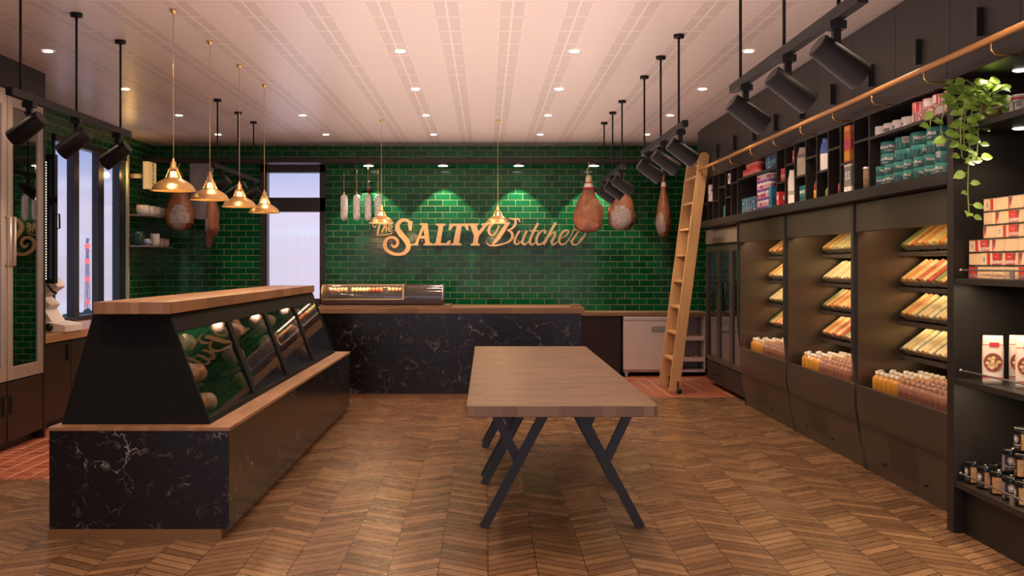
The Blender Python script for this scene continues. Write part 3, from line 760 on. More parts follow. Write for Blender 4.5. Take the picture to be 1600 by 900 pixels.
tl = [(1.80, 3.88, 0, -1.45), (1.80, 3.785, 0, -1.25), (1.80, 3.69, 0, -1.9), (1.80, 3.60, 0, -.35), (1.80, 3.515, 0, -1.7), (1.86, 3.83, 0, -1.0), (1.86, 3.735, 0, -2.2), (1.86, 3.645, 0, .3), (1.86, 3.56, 0, .1),
      (1.83, 3.66, 1, -.40), (1.83, 3.575, 1, -1.9), (1.83, 3.49, 1, -.6), (1.845, 3.61, 2, -1.3), (1.845, 3.53, 2, -.4)]
tlab = ['first tin from the left in the bottom row', 'second tin in the bottom front row', 'third tin in the bottom front row', 'fourth tin in the bottom row with a white flower emblem', 'fifth tin in the bottom row at the frame edge',
        'first tin behind the front row', 'second tin behind the front row', 'third tin behind the front row', 'fourth tin behind the front row',
        'left tin of the middle tier with a white flower emblem', 'second tin of the middle tier', 'third tin of the middle tier', 'left tin of the top tier', 'second tin of the top tier']
for i, (x, y, lv, a) in enumerate(tl):
    lb = 'black lidded nut tin, ' + tlab[i]; rz = -math.atan2(x, y) + a + .4
    if i == 0: tn.location = (x * E, y * E, tz * E); tn.rotation_euler = (0, 0, rz); tag(tn, lb, 'tin', 'black lidded nut tins')
    else: copy_tree(tn, (x, y, tz + lv * hh), rz=rz, label=lb, group='black lidded nut tins')

# white canisters with red rims beside the plant
for i, (x, y) in enumerate(((1.905, 3.83), (1.90, 3.735), (1.90, 3.64))):
    t = thing('white_canister', ['white canister with red rim and barcode, next to the wicker plant pot', 'white canister with red rim, second from the plant pot', 'white canister with red rim, third from the plant pot'][i], 'canister', (x, y, 1.515), -.5, 'white canisters on the top shelf')
    h = .092
    MB().lathe([(0, 0), (.027, 0), (.028, .003), (.028, h - .012)], 26).build('body', M_ceramic, t)
    MB().lathe([(.0285, h - .014), (.0295, h - .012), (.0295, h - .004), (.027, h), (0, h)], 26).build('lid', M_white, t)
    MB().lathe([(.0288, h - .018), (.0300, h - .016), (.0300, h - .0105)], 26).build('red_band', M_redp, t)
    mb = MB(); mb.arc(.0286, -.5, .3, .045, .07, 0, 4)
    for k in range(6): mb.arc(.0289, -.42 + k * .11, -.36 + k * .11, .048, .067, 1, 1)
    mb.build('barcode_label', [M_whitep, M_blackp], t)

# cans on the cubby shelving, one mesh each
M_teal = mat('teal_can', (.015, .22, .20), .35, vary=.06); M_teald = mat('dark_teal_print', (.01, .06, .065), .4); M_tealtop = mat('pale_teal_lid', (.03, .32, .29), .3)
M_bluecan = mat('blue_can', (.035, .14, .22), .4, vary=.1); M_bluep = mat('navy_print', (.02, .05, .12), .4)
M_purp = mat('purple_print', (.13, .05, .25), .4); M_magenta = mat('magenta_print', (.42, .04, .12), .4)
def can(name, r, h, kind):
    mb = MB(); mb.lathe([(0, 0), (r * .97, 0), (r, .002), (r, h - .002), (r * .97, h), (r * .94, h - .002), (0, h - .002)], 22, [0, 0, 0, 1, 1, 1]); R = r + .0005; R2 = R + .0005
    if kind == 'teal':
        for q in range(4): mb.arc(R, -PI + q * PI / 2 + .1, -PI + q * PI / 2 + 1.45, .004, h * .62, 1 if q % 2 else 2, 4)
        add_text(mb, 'Natural', h * .42, on_cyl(R2, -.2, h * .52), 3, .01); add_text(mb, 'Meat', h * .42, on_cyl(R2, .52, h * .52), 3, .01); add_text(mb, 'original', h * .22, on_cyl(R2, .3, h * .22), 3)
        mb.arc(R2, -2.0, -1.6, h * .45, h * .95, 3, 2)
        for k in range(4): mb.arc(R2 + .0003, -1.95 + k * .09, -1.91 + k * .09, h * .5, h * .9, 4, 1)
        for k in range(4): mb.arc(R2, -1.4, -.9, h * (.12 + .1 * k), h * (.16 + .1 * k), 5, 2); mb.arc(R2, 1.3, 1.9, h * (.12 + .1 * k), h * (.16 + .1 * k), 5, 2)
        return mb.build(name, [M_teal, M_teald, M_teald, M_whitep, M_blackp, M_bluecan])
    if kind == 'redwhite':
        mb.arc(R, -PI, 0, h * .06, h * .94, 1, 8)
        add_text(mb, 'Cor', h * .55, on_cyl(R2, .45, h * .70), 1, .02); add_text(mb, 'Sal', h * .55, on_cyl(R2, .45, h * .30), 1, .02)
        mb.arc(R2, -1.2, -.4, h * .2, h * .9, 2, 4)
        return mb.build(name, [M_whitep, M_redp, M_whitep])
    if kind == 'white':
        mb.arc(R, -1.0, .2, h * .1, h * .45, 1, 4)
        return mb.build(name, [M_whitep, M_greyp])
    if kind == 'blue':
        mb.arc(R, -PI, PI, h * .12, h * .5, 1, 20)
        for q in range(4): mb.arc(R2, q * 1.5, q * 1.5 + .5, h * .2, h * .42, 2, 3)
        return mb.build(name, [M_bluecan, M_bluep, mat('pale_blue_print', (.25, .42, .55), .4)])
    if kind == 'purple':
        mb.arc(R, -PI, PI, 0.002, h * .32, 1, 20); mb.arc(R, -PI, PI, h * .36, h * .78, 2, 20)
        add_text(mb, 'GO', h * .5, on_cyl(R2, -.6, h * .57), 0, .03); add_text(mb, 'GO', h * .5, on_cyl(R2, .5, h * .57), 0, .03)
        return mb.build(name, [M_whitep, M_purp, M_magenta])
    if kind == 'red':
        mb.arc(R, -PI, PI, h * .3, h * .55, 1, 20)
        return mb.build(name, [M_redp, mat('pale_red_print', (.65, .30, .22), .4)])
def lay(o, spots, lab, cat, group, spin=.0):
    for i, (x, y, z) in enumerate(spots):
        l = lab[i] if isinstance(lab, list) else lab(i)
        if i == 0: c = o
        else: c = o.copy(); C.objects.link(c)
        c.location = (x * E, y * E, z * E); c.rotation_euler = (0, 0, -math.atan2(x, y) + (random.uniform(-1.5, 1.5) if spin else 0))
        tag(c, l, cat, group)
ZB = 1.3595
rt = can('meat_tin', .050, .0435, 'teal')
sp = []; lb = []
for lv in range(2):
    for k in range(7):
        sp.append((1.81, 4.735 - k * .104, ZB + lv * .044)); lb.append(f'teal meat tin, {ORD[k]} from the left in the {["bottom", "second"][lv]} front row')
lay(rt, sp, lb, 'tin', 'small teal meat tins', 1)
rt = can('meat_tin', .080, .053, 'teal')
sp = []; lb = []
for k, (y, n) in enumerate(((4.70, 2), (4.535, 2), (4.37, 2), (4.205, 2))):
    for lv in range(n): sp.append((1.85, y, ZB + .0885 + .0535 * lv)); lb.append(f'large teal meat tin in the {ORD[k]} stack from the left, {["lower", "upper"][lv]} of the pair')
lay(rt, sp, lb, 'tin', 'large teal meat tins', .3)
wc = can('white_tin', .044, .042, 'white'); lay(wc, [(1.80, 4.735 - k * .10, 1.586) for k in range(4)], lambda i: f'white tin on the upper shelf above the teal tins, {ORD[i]} from the left', 'tin', 'white tins on the upper shelf', .5)
rw = can('red_white_tin', .048, .044, 'redwhite'); sp = []; lb = []
for k in range(4):
    for lv in range(2): sp.append((1.81, 4.335 - k * .10, 1.5855 + lv * .0445)); lb.append(f'red and white tin above the teal tins, {ORD[k]} from the left, {["lower", "upper"][lv]} of its pair')
lay(rw, sp, lb, 'tin', 'red and white tins', 1)
# second large compartment
bc = can('blue_tin', .034, .050, 'blue'); sp = []; lb = []
for k in range(5):
    for lv in range(2): sp.append((1.80, 7.25 - k * .073, ZB + .0505 * lv)); lb.append(f'blue tin, far end of the wide cubby, {ORD[k]} from the left, {["lower", "upper"][lv]} tier')
for k in range(4):
    for lv in range(4): sp.append((1.89, 7.10 - k * .073, ZB + .0505 * lv)); lb.append(f'blue tin, rear stack of the wide cubby, {ORD[k]} from the left, {ORD[lv]} from bottom')
for k in range(4):
    for lv in range(2): sp.append((1.80, 6.64 - k * .075, 1.6015 + .0505 * lv)); lb.append(f'blue tin above the purple tins, {ORD[k]} from the left, {["lower", "upper"][lv]} one')
lay(bc, sp, lb, 'tin', 'blue tins', 1)
pc = can('purple_tin', .037, .056, 'purple'); sp = []; lb = []
for k in range(4):
    for lv in range(4): sp.append((1.80, 6.83 - k * .077, ZB + .0565 * lv)); lb.append(f'purple and white tin, {ORD[k]} from the left, {ORD[lv]} tier from the bottom')
lay(pc, sp, lb, 'tin', 'purple and white tins', .5)
rc = can('red_tin', .034, .052, 'red'); sp = []; lb = []
for k in range(5):
    for lv in range(1 if k > 3 else 1): sp.append((1.80, 7.22 - k * .075, 1.6015)); lb.append(f'lower red tin on the far shelf, {ORD[k]} from the left')
for k in range(4): sp.append((1.80, 7.13 - k * .075, 1.6015 + .0525)) ; lb.append(f'upper red tin on the far shelf, {ORD[k]} from the left')
lay(rc, sp, lb, 'tin', 'red tins', .5)

def carton(name, w_, h_, d_, loc, body, deco, label, cat):
    x, y, z = loc; mb = MB().box(-w_ / 2, w_ / 2, -d_ / 2, d_ / 2, 0, h_)
    for (x0, x1, z0, z1, mi) in deco:
        for yy, sg in ((-d_ / 2 - .0006, 1), ):
            mb.add([(x0 * w_, yy, z0 * h_), (x1 * w_, yy, z0 * h_), (x1 * w_, yy, z1 * h_), (x0 * w_, yy, z1 * h_)], [(0, 1, 2, 3)], mi)
        mb.add([(w_ / 2 + .0006, x0 * d_, z0 * h_), (w_ / 2 + .0006, x1 * d_, z0 * h_), (w_ / 2 + .0006, x1 * d_, z1 * h_), (w_ / 2 + .0006, x0 * d_, z1 * h_)], [(0, 1, 2, 3)], mi)
    return mb, x, y, z
def put_carton(name, w_, h_, d_, loc, mats, deco, label, cat, extra=None, rz=-PI / 2):
    mb, x, y, z = carton(name, w_, h_, d_, loc, None, deco, label, cat)
    if extra: extra(mb)
    return tag(mb.build(name, mats, loc=(x, y, z), rot=(0, 0, rz), bevel=.0015), label, cat)
M_tan = mat('tan_pouch', (.42, .36, .27), .4, vary=.2, scale=15); M_orange = mat('orange_red_print', (.60, .12, .03), .4, vary=.2, scale=30)
M_bluepr = mat('royal_blue_print', (.05, .12, .40), .4); M_yel = mat('mustard_yellow', (.70, .38, .03), .3); M_darkred = mat('dark_red_sauce', (.25, .015, .012), .15, coat=.5)
M_greenp = mat('pickle_green', (.14, .20, .05), .3); M_cyan = mat('cyan_print', (.04, .30, .50), .4)
put_carton('snack_box', .085, .235, .06, (1.782, 5.10, 1.5035), [M_orange, M_magenta, M_yel], [(-.4, .4, .35, .6, 1), (-.4, .4, .05, .3, 2), (-.4, .4, .85, .95, 2)], 'tall orange and red snack box standing over the grey box', 'box').scale = (1, 1, .75)
def greybox(mb):
    y = -.0312
    for cx in (-.018, .018):
        add_text(mb, 'S', .055, on_front(y, cx, .075), 1, .03)
    add_text(mb, 'SNACK', .016, on_front(y, 0, .138), 2); add_text(mb, 'Bites', .012, on_front(y, 0, .012), 2)
put_carton('cereal_box', .10, .138 + .006, .06, (1.782, 5.09, ZB), [M_greyp, M_whitep, M_blackp], [(-.49, .49, .84, .99, 1), (-.49, .49, .01, .16, 1)], 'grey and white box with two curled marks in the lower cubby', 'box', greybox)
# pouches
def pouch(name, w_, h_, d_, loc, m, m2, label, band=(.5, .9)):
    mb = MB(); v = []; f = []; n = 8; ring = 10
    for i in range(n + 1):
        s_ = i / n; d = d_ / 2 * (1 if s_ < .7 else max(.05, 1 - (s_ - .7) / .28))
        for k in range(ring):
            a = 2 * PI * k / ring; ca, sa = math.cos(a), math.sin(a); v.append((w_ / 2 * math.copysign(abs(ca) ** .5, ca), d * math.copysign(abs(sa) ** .6, sa), h_ * s_))
    b = len(mb.v); mb.add(v, [])
    for i in range(n):
        for k in range(ring):
            k2 = (k + 1) % ring; mb.f.append((i * ring + k, i * ring + k2, (i + 1) * ring + k2, (i + 1) * ring + k)); mb.m.append(1 if band[0] <= (i + .5) / n <= band[1] else 0); mb.s.append(True)
    mb.f.append(tuple(n * ring + k for k in range(ring))); mb.m.append(0); mb.s.append(False)
    return tag(mb.build(name, [m, m2], loc=loc, rot=(0, 0, -1.2)), label, 'bag')
pouch('snack_bag', .12, .172, .05, (1.785, 5.455, 1.497), M_whitep, M_bluepr, 'white and blue snack bag in an upper cubby', (.55, .95))
pouch('snack_bag', .12, .16, .05, (1.782, 5.855, 1.503), M_tan, M_greyp, 'tan brown snack bag in an upper cubby above the teal boxes', (.6, .8))
pouch('snack_bag', .10, .195, .04, (1.78, 6.055, ZB), M_whitep, M_tan, 'slim white bag standing in a lower cubby', (.3, .4))
def sauce(name, loc, h, r, m, capm, label, lower=None, rz=0):
    mb = MB(); mb.lathe([(0, 0), (r, 0), (r, h * .35), (r * .95, h * .55), (r * .4, h * .8), (r * .4, h * .9)], 14, [0, 2 if lower else 0, 0, 0, 0]); mb.lathe([(r * .48, h * .88), (r * .48, h), (0, h)], 12, 1)
    return tag(mb.build(name, [m, capm, lower or m], loc=loc), label, 'bottle')
sauce('sauce_bottle', (1.79, 5.28, ZB), .085, .022, M_darkred, M_cap, 'small dark sauce bottle with white cap left of the grey box')
sauce('sauce_bottle', (1.79, 5.66, ZB), .135, .024, M_darkred, M_darkred, 'tapered red sauce bottle with a yellow base', M_yel)
sauce('relish_jar', (1.79, 5.47, ZB), .065, .022, M_greenp, M_yel, 'small green relish jar with yellow lid', None)
sauce('sauce_bottle', (1.79, 7.60, ZB), .15, .022, M_darkred, M_redp, 'tall red sauce bottle near the top of the ladder')
sauce('sauce_bottle', (1.79, 7.41, ZB), .075, .022, M_darkred, M_cap, 'short dark sauce bottle with white cap near the blue tins')
# jar of mixed nuts
t = thing('nut_jar', 'clear jar of mixed nuts in the cubby next to the teal tins', 'jar', (1.80, 4.90, ZB))
MB().lathe([(0, 0), (.038, 0), (.038, .085)], 20).build('contents', mat('mixed_nuts', (.42, .24, .12), .5, vary=.6, scale=50), t)
MB().lathe([(.040, 0), (.040, .088), (.036, .095)], 20).build('jar_glass', M_glass, t)
MB().lathe([(.041, .088), (.041, .100), (0, .100)], 20).build('lid', M_steel, t)
jr = can('red_tin', .034, .075, 'red'); lay(jr, [(1.80, 6.05, 1.59)], ['red brown jar in the small upper cubby beside the tan bag'], 'jar', None)
r8 = can('red_tin', .030, .078, 'red'); lay(r8, [(1.79, 6.27, 1.50), (1.79, 6.205, 1.50)], ['left of two tall red tins in a small cubby', 'right of two tall red tins in a small cubby'], 'tin', 'tall red tins', .4)
put_carton('tea_box', .05, .078, .12, (1.79, 6.235, ZB), [M_redp, M_whitep], [(-.3, .3, .4, .7, 1)], 'red box in the lower cubby beside the purple tins', 'box')
for i in range(3): put_carton('teal_box', .05, .088, .045, (1.79, 5.90 - i * .05, ZB), [M_teal, M_whitep, M_teald], [(-.4, .4, .5, .7, 1), (-.4, .4, .1, .3, 2)], ['left of three slim teal boxes under the tan bag', 'middle of three slim teal boxes under the tan bag', 'right of three slim teal boxes under the tan bag'][i], 'box')
put_carton('blue_box', .06, .130, .08, (1.79, 6.48, ZB), [M_cyan, M_bluecan], [(-.4, .4, .1, .5, 1)], 'bright blue box at the right end of the purple tins', 'box')
put_carton('tall_box', .05, .075, .08, (1.79, 7.58, 1.59 + .0005), [M_whitep, M_blackp], [(-.3, .3, .5, .8, 1), (-.3, .2, .2, .3, 1)], 'small white box with black print in an upper cubby by the ladder', 'box')
put_carton('tall_box', .06, .13, .10, (1.79, 8.20, 1.50 + .0005), [M_whitep, M_greyp], [(-.3, .3, .3, .4, 1)], 'tall white box in the cubby behind the ladder', 'box')
put_carton('slim_box', .04, .085, .05, (1.79, 7.79, ZB), [M_teal, M_blackp], [(-.3, .3, .3, .4, 1)], 'slim teal box in the lower cubby near the ladder', 'box')

# ================================================================== PLANT
def plant():
    t = thing('trailing_pothos', 'trailing green pothos plant in a wicker pot on the top shelf', 'plant', (1.83, 3.81, 1.515))
    mb = MB(); mb.lathe([(0, 0), (.032, 0), (.037, .02), (.039, .068), (.036, .070), (.034, .062), (0, .060)], 28)
    m, N, L, b = new_mat('woven_wicker'); tc = N.new('ShaderNodeTexCoord'); wv = N.new('ShaderNodeTexWave'); wv.bands_direction = 'Z'; wv.inputs['Scale'].default_value = 60; wv.inputs['Distortion'].default_value = 3; L.new(tc.outputs['Object'], wv.inputs[0])
    L.new(mixc(N, L, wv.outputs[1], (.30, .15, .05), (.62, .38, .14)), b.inputs['Base Color']); bp = N.new('ShaderNodeBump'); bp.inputs['Distance'].default_value = .004; L.new(wv.outputs[1], bp.inputs['Height']); L.new(bp.outputs[0], b.inputs['Normal'])
    mb.build('wicker_pot', m, t)
    leaf = mat('pothos_leaf', (.26, .44, .07), .35, vary=.4, scale=25); stemm = mat('pothos_stem', (.30, .40, .10), .5)
    lf = MB(); st = MB(); rr = random.Random(11)
    def add_leaf(p, d, size, up):
        d = Vector(d).normalized(); up = Vector(up); s_ = d.cross(up).normalized(); u = s_.cross(d).normalized()
        out = [(0, 0), (.14, .30), (.40, .43), (.68, .33), (.88, .15), (1, 0)]
        v = []; 
        for (a, w_) in out: v.append(Vector(p) + d * a * size - u * (a * a * .25 * size))
        for sg in (1, -1):
            for (a, w_) in out[1:-1]: v.append(Vector(p) + d * a * size + s_ * w_ * size * sg + u * (.10 * size - a * a * .25 * size))
        f = [(0, 1, 6), (1, 2, 7, 6), (2, 3, 8, 7), (3, 4, 9, 8), (4, 5, 9), (0, 10, 1), (1, 10, 11, 2), (2, 11, 12, 3), (3, 12, 13, 4), (4, 13, 5)]
        lf.add(v, f, 0, True)
    def vine(pts, step, size):
        P = []; pts = [Vector(p) for p in pts]
        for i in range(len(pts) - 1):
            a, b = pts[i], pts[i + 1]; p0 = pts[max(0, i - 1)]; p3 = pts[min(len(pts) - 1, i + 2)]
            for k in range(6):
                s_ = k / 6; P.append(.5 * ((2 * a) + (b - p0) * s_ + (2 * p0 - 5 * a + 4 * b - p3) * s_ ** 2 + (3 * a - p0 - 3 * b + p3) * s_ ** 3))
        P.append(pts[-1]); st.tube(P, .0022, 6)
        acc = 0; sg = 1
        for i in range(1, len(P)):
            acc += (P[i] - P[i - 1]).length
            if acc > step or i == len(P) - 1:
                acc = 0; sg = -sg
                # leaves splay sideways (along the shelf) and droop towards the room
                d = Vector((rr.uniform(-.3, .5) + .7 * sg, rr.uniform(-.5, .1), rr.uniform(-.35, .15)))
                q = P[i] + d * .014; st.tube([P[i], q], .0012, 5)
                add_leaf(q, d, size * rr.uniform(.8, 1.2), (rr.uniform(-.2, .2), -.85, .55))
    o = Vector((-.02, 0, .06))
    # crown
    for k in range(64):
        a = rr.random() * 2 * PI; r_ = rr.random() ** .5 * .085; p = Vector((r_ * math.cos(a) * 1.1 - .055, r_ * math.sin(a) * .6 - .02, .05 + rr.random() * .09 - .2 * abs(r_)))
        d = Vector((math.cos(a), math.sin(a) * .6 - .2, rr.uniform(-.3, .9)))
        st.tube([o, (o + p) / 2 + Vector((0, 0, .02)), p], .0015, 5)
        add_leaf(p, d, .038 * rr.uniform(.8, 1.2), (0, -.6, .8))
    for k in range(3): vine([o, (-.02 - k * .05, -.02, .14 - .01 * k), (-.05 - k * .06, -.05, .15), ], .05, .038)
    vine([o, (-.075, -.05, .085), (-.10, -.06, .0), (-.105, -.06, -.12), (-.11, -.06, -.24), (-.105, -.06, -.335)], .030, .036)
    vine([o, (-.09, -.05, .09), (-.115, -.05, .02), (-.12, -.05, -.05), (-.118, -.05, -.09)], .020, .036)
    vine([o, (-.12, -.05, .09), (-.18, -.05, .05), (-.20, -.05, .0), (-.195, -.05, -.05), (-.16, -.05, -.065), (-.13, -.05, -.06), (-.10, -.05, .01)], .04, .04)
    vine([o, (-.05, -.05, .085), (-.07, -.06, .0), (-.075, -.06, -.08), (-.08, -.06, -.15)], .02, .036)
    vine([o, (-.10, -.06, .08), (-.13, -.06, .02), (-.135, -.06, -.06), (-.13, -.06, -.13)], .022, .034)
    vine([o, (-.13, -.05, .08), (-.20, -.05, .07), (-.235, -.05, .02), (-.24, -.05, -.02)], .035, .04)
    lf.build('leaves', leaf, t); st.build('stems', stemm, t)
plant()

# ================================================================== CENTRAL TABLE
t = thing('butcher_block_table', 'long butcher block table on slanted dark metal legs in the middle', 'table', (.289, 4.76, 0))
def tx(x): return x - .289
def ty(y): return y - 4.76
poly = [(tx(-.061), ty(3.48)), (tx(.555), ty(3.48)), (tx(.572), ty(3.50)), (tx(.572), ty(6.05)), (tx(-.066), ty(6.05)), (tx(-.066), ty(3.485))]
o = MB().prism(poly, 2, .497, .535).build('tabletop', [M_table], t, bevel=.002)
o.data.materials.append(M_blockend)
for p in o.data.polygons:
    if abs(p.normal.y) > .7: p.material_index = 1
for fy in (4.01, 4.81, 5.0, 5.77, 5.93):
    y = ty(fy)
    for sg in (-1, 1):
        c = tx(.289)
        MB().bar((c + sg * .035, y, .497), (c + sg * .300, y, .0), .036, .022).build('leg', M_slate, t)
        MB().bar((c + sg * .285, y + .012, .497), (c + sg * .165, y + .012, .245), .034, .018).build('brace', M_slate, t)
    MB().box(c - .30, c + .30, y - .012, y + .024, .488, .497).build('mounting_bar', M_slate, t)

# ================================================================== DELI COUNTER (left)
t = thing('deli_counter', 'long black marble deli counter base with oak ledge on the left', 'counter', (-1.267, 0, 0))
cx = -1.267
MB().box(-1.595 - cx, -.939 - cx, 3.83, 7.20, .038, .397).build('marble_body', M_marble, t)
MB().box(-1.602 - cx, -.968 - cx, 3.83, 7.18, .0, .038).build('plinth', M_plinth, t)
MB().box(-1.598 - cx, -.936 - cx, 3.826, 7.205, .397, .4105).build('oak_ledge', M_block_y, t, bevel=.001)
# display case
t = thing('deli_display_case', 'slant fronted black glass deli case under a thick oak top', 'display case', (-1.30, 0, .4105))
cx = -1.30; z0 = 0; zt = .8225 - .4105
y0, y1 = 3.90, 7.12
poly = [(-1.579 - cx, 0), (-1.025 - cx, 0), (-1.18 - cx, zt), (-1.461 - cx, zt), (-1.575 - cx, .06)]
poly = [(-1.579 - cx, 0), (-1.025 - cx, 0), (-1.18 - cx, zt), (-1.461 - cx, zt)]
MB().prism(poly, 1, y0, y0 + .02).build('end_panel', M_case, t, bevel=.003)
MB().prism(poly, 1, y1 - .02, y1).build('end_panel', M_case, t, bevel=.003)
MB().prism([(-1.579 - cx, 0), (-1.560 - cx, 0), (-1.445 - cx, zt), (-1.461 - cx, zt)], 1, y0 + .02, y1 - .02).build('back_panel', M_case, t)
MB().prism([(-1.56 - cx, 0), (-1.027 - cx, 0), (-1.034 - cx, .02), (-1.56 - cx, .02)], 1, y0 + .02, y1 - .02).build('deck', M_case, t)
def gx(z): return -1.025 - .155 * z / zt - cx
MB().prism([(gx(zt - .07), zt - .07), (gx(zt), zt), (-1.46 - cx, zt), (-1.46 - cx, zt - .02), (gx(zt) - .03, zt - .07)], 1, y0 + .02, y1 - .02).build('top_rail', M_case, t)
ms = [3.92, 4.70, 5.475, 6.30, 7.10]
for y in ms[1:-1]:
    w_ = .035
    MB().prism([(gx(.02) - .02, .02), (gx(.02), .02), (gx(zt - .07), zt - .07), (gx(zt - .07) - .02, zt - .07)], 1, y - w_, y + w_).build('mullion', M_case, t)
for i in range(4):
    a = ms[i] + (.0 if i == 0 else .035); b = ms[i + 1] - (.0 if i == 3 else .035)
    MB().prism([(gx(.02) - .010, .02), (gx(.02) - .006, .02), (gx(zt - .07) - .006, zt - .07), (gx(zt - .07) - .010, zt - .07)], 1, a, b).build('glass_pane', M_mirror, t)
    light('case_led', 'AREA', (-1.23, a + .12, .4105 + zt - .08), 1.9, (1, .82, .66), (0, 0, 0), .04, .18)
for z in (.125, .245):
    MB().box(-1.52 - cx + z * .25, gx(z) - .012, y0 + .03, y1 - .03, z, z + .006).build('glass_shelf', M_glass, t)
MB().prism([(-1.435 - cx, zt), (-1.157 - cx, zt), (-1.157 - cx, zt + .0425 + .002), (-1.435 - cx, zt + .0445)], 1, 3.83, 7.03 + .03).build('oak_top', M_block_y, t, bevel=.002)

# meats inside the case
M_meat = mat('cooked_ham_pink', (.62, .26, .20), .5, vary=.5, scale=22); M_fat = mat('meat_fat', (.60, .34, .26), .4, vary=.2, scale=20); M_cook = mat('roast_meat', (.52, .25, .12), .4, vary=.4, scale=22); M_raw = mat('raw_red_meat', (.45, .04, .05), .3, vary=.3, scale=20)
def meat_roll(name, r, ln, m, loc, label, seed, cat='meat', group=None):
    mb = MB(); pts = []; n = 9
    v = []; f = []; ring = 16
    for i in range(n + 1):
        s_ = i / n; rr_ = r * (max(0.02, 1 - abs(2 * s_ - 1) ** 3.2)) ** .5
        for k in range(ring):
            a = 2 * PI * k / ring; p = Vector((rr_ * math.cos(a), ln * (s_ - .5), rr_ * math.sin(a))); q = noise.noise(p * 22 + Vector((seed, 0, 0))); p *= 1 + .16 * q
            v.append(p + Vector((0, 0, r)))
    for i in range(n):
        for k in range(ring): k2 = (k + 1) % ring; f.append((i * ring + k, (i + 1) * ring + k, (i + 1) * ring + k2, i * ring + k2))
    f.append(tuple(range(ring))); f.append(tuple(reversed([n * ring + k for k in range(ring)])))
    mb.add(v, f, 0, True)
    o = mb.build(name, m, loc=loc, rot=(0, 0, 1.0)); return tag(o, label, cat, group)
bayn = ['nearest', 'second', 'third', 'farthest']
sh = [.4105 + .251, .4105 + .131, .4105 + .021]
for i in range(4):
    ya = ms[i] + .11
    S = [(-1.215, ya + .02, sh[0], .046, .11, M_fat if i == 0 else M_meat, 'big marbled ham piece on the top shelf'),
         (-1.185, ya + .11, sh[0], .036, .08, M_meat, 'smaller ham piece on the top shelf'),
         (-1.165, ya + .02, sh[1], .043, .10, M_meat, 'pink ham joint on the middle shelf'),
         (-1.145, ya + .11, sh[1], .036, .08, M_cook, 'browned joint on the middle shelf'),
         (-1.120, ya + .02, sh[2], .040, .10, M_cook, 'roast joint on the case floor'),
         (-1.100, ya + .10, sh[2], .034, .08, M_fat, 'pale roast piece on the case floor')]
    for k, (x, y, z, r, ln, m, l) in enumerate(S):
        if i > 0 and k in (3, 5): continue
        meat_roll('cured_meat', r, ln, m, (x, y, z), f'{l}, {bayn[i]} bay of the deli case', i * 7 + k, group='meats in the deli case')
tag(MB().box(-.05, .05, -.09, .09, 0, .11).build('red_meat_packet', [M_redp], loc=(-1.38, 4.16, sh[0]), bevel=.01), 'bright red packet behind the marbled ham in the deli case', 'packet')

# ================================================================== BACK COUNTER
t = thing('back_marble_counter', 'black marble service counter in front of the green wall with oak top', 'counter', (-.28, 7.88, 0))
MB().box(-1.27 + .28, .711 + .28, 0, .55, .038, .641).build('marble_body', M_marble, t)
MB().box(-1.26 + .28, .70 + .28, .01, .54, 0, .038).build('plinth', M_plinth, t)
MB().box(-1.28 + .28, .735 + .28, -.02, .57, .641, .684).build('oak_top', M_block, t, bevel=.002)
tag(MB().box(.63, .71, 7.90, 8.0, .6845, .708).build('chopping_block', M_block, bevel=.002), 'small oak chopping block on the right end of the marble counter', 'chopping block')
tag(MB().box(-1.26, -.27, 7.92, 8.32, .6845, .700).build('serving_board', M_block, bevel=.002), 'long oak board under the countertop food display', 'board')
# countertop food display
t = thing('countertop_display', 'low curved glass food display on the back counter, lit at left', 'display case', (-.79, 7.95, .7005))
W2 = .465; Hh = .158
MB().box(-W2, W2, 0, .32, .006, .042).build('base', mat('maroon_brown_metal', (.055, .022, .016), .35), t, bevel=.004)
for x in (-W2 + .04, W2 - .04): MB().box(x - .012, x + .012, .02, .30, 0, .006).build('foot', M_black, t)
prof = [(.0, .042), (-.002, .085), (.012, .125), (.045, .148), (.10, .155), (.31, .155), (.31, .042)]
for x in (-W2 + .003, W2 - .011): MB().prism(prof, 0, x, x + .008).build('end_frame', M_gold if x < 0 else M_steel, t)
gp = [(.0, .045), (-.002, .085), (.012, .125), (.045, .148), (.10, .155)]
def curved(x0, x1, m, nm):
    mb = MB(); v = []
    for (y, z) in gp: v += [(x0, y, z), (x1, y, z)]
    mb.add(v, [(2 * i, 2 * i + 1, 2 * i + 3, 2 * i + 2) for i in range(len(gp) - 1)], 0, True)
    return mb.build(nm, m, t)
curved(-W2 + .012, .155, M_glass, 'curved_glass')
curved(.165, W2 - .012, mat('smoked_panel', (.05, .035, .03), .15, coat=.6), 'smoked_cover')
MB().box(.155, .165, -.002, .31, .042, .157).build('divider', M_gold, t)
MB().box(-W2 + .012, .155, -.004, .002, .042, .048).build('front_trim', M_gold, t)
MB().box(-W2 + .012, .155, .055, .062, .150, .156).build('top_trim', M_gold, t)
MB().box(-W2 + .012, .155, .06, .30, .085, .089).build('shelf', M_glass, t)
MB().box(-W2 + .012, W2 - .012, .30, .31, .042, .155).build('rear_panel', M_inner, t)
light('display_led', 'AREA', (-.95, 8.08, .7005 + .150), 3.0, (1, .78, .5), (0, 0, 0), .60, .1)
k = 0
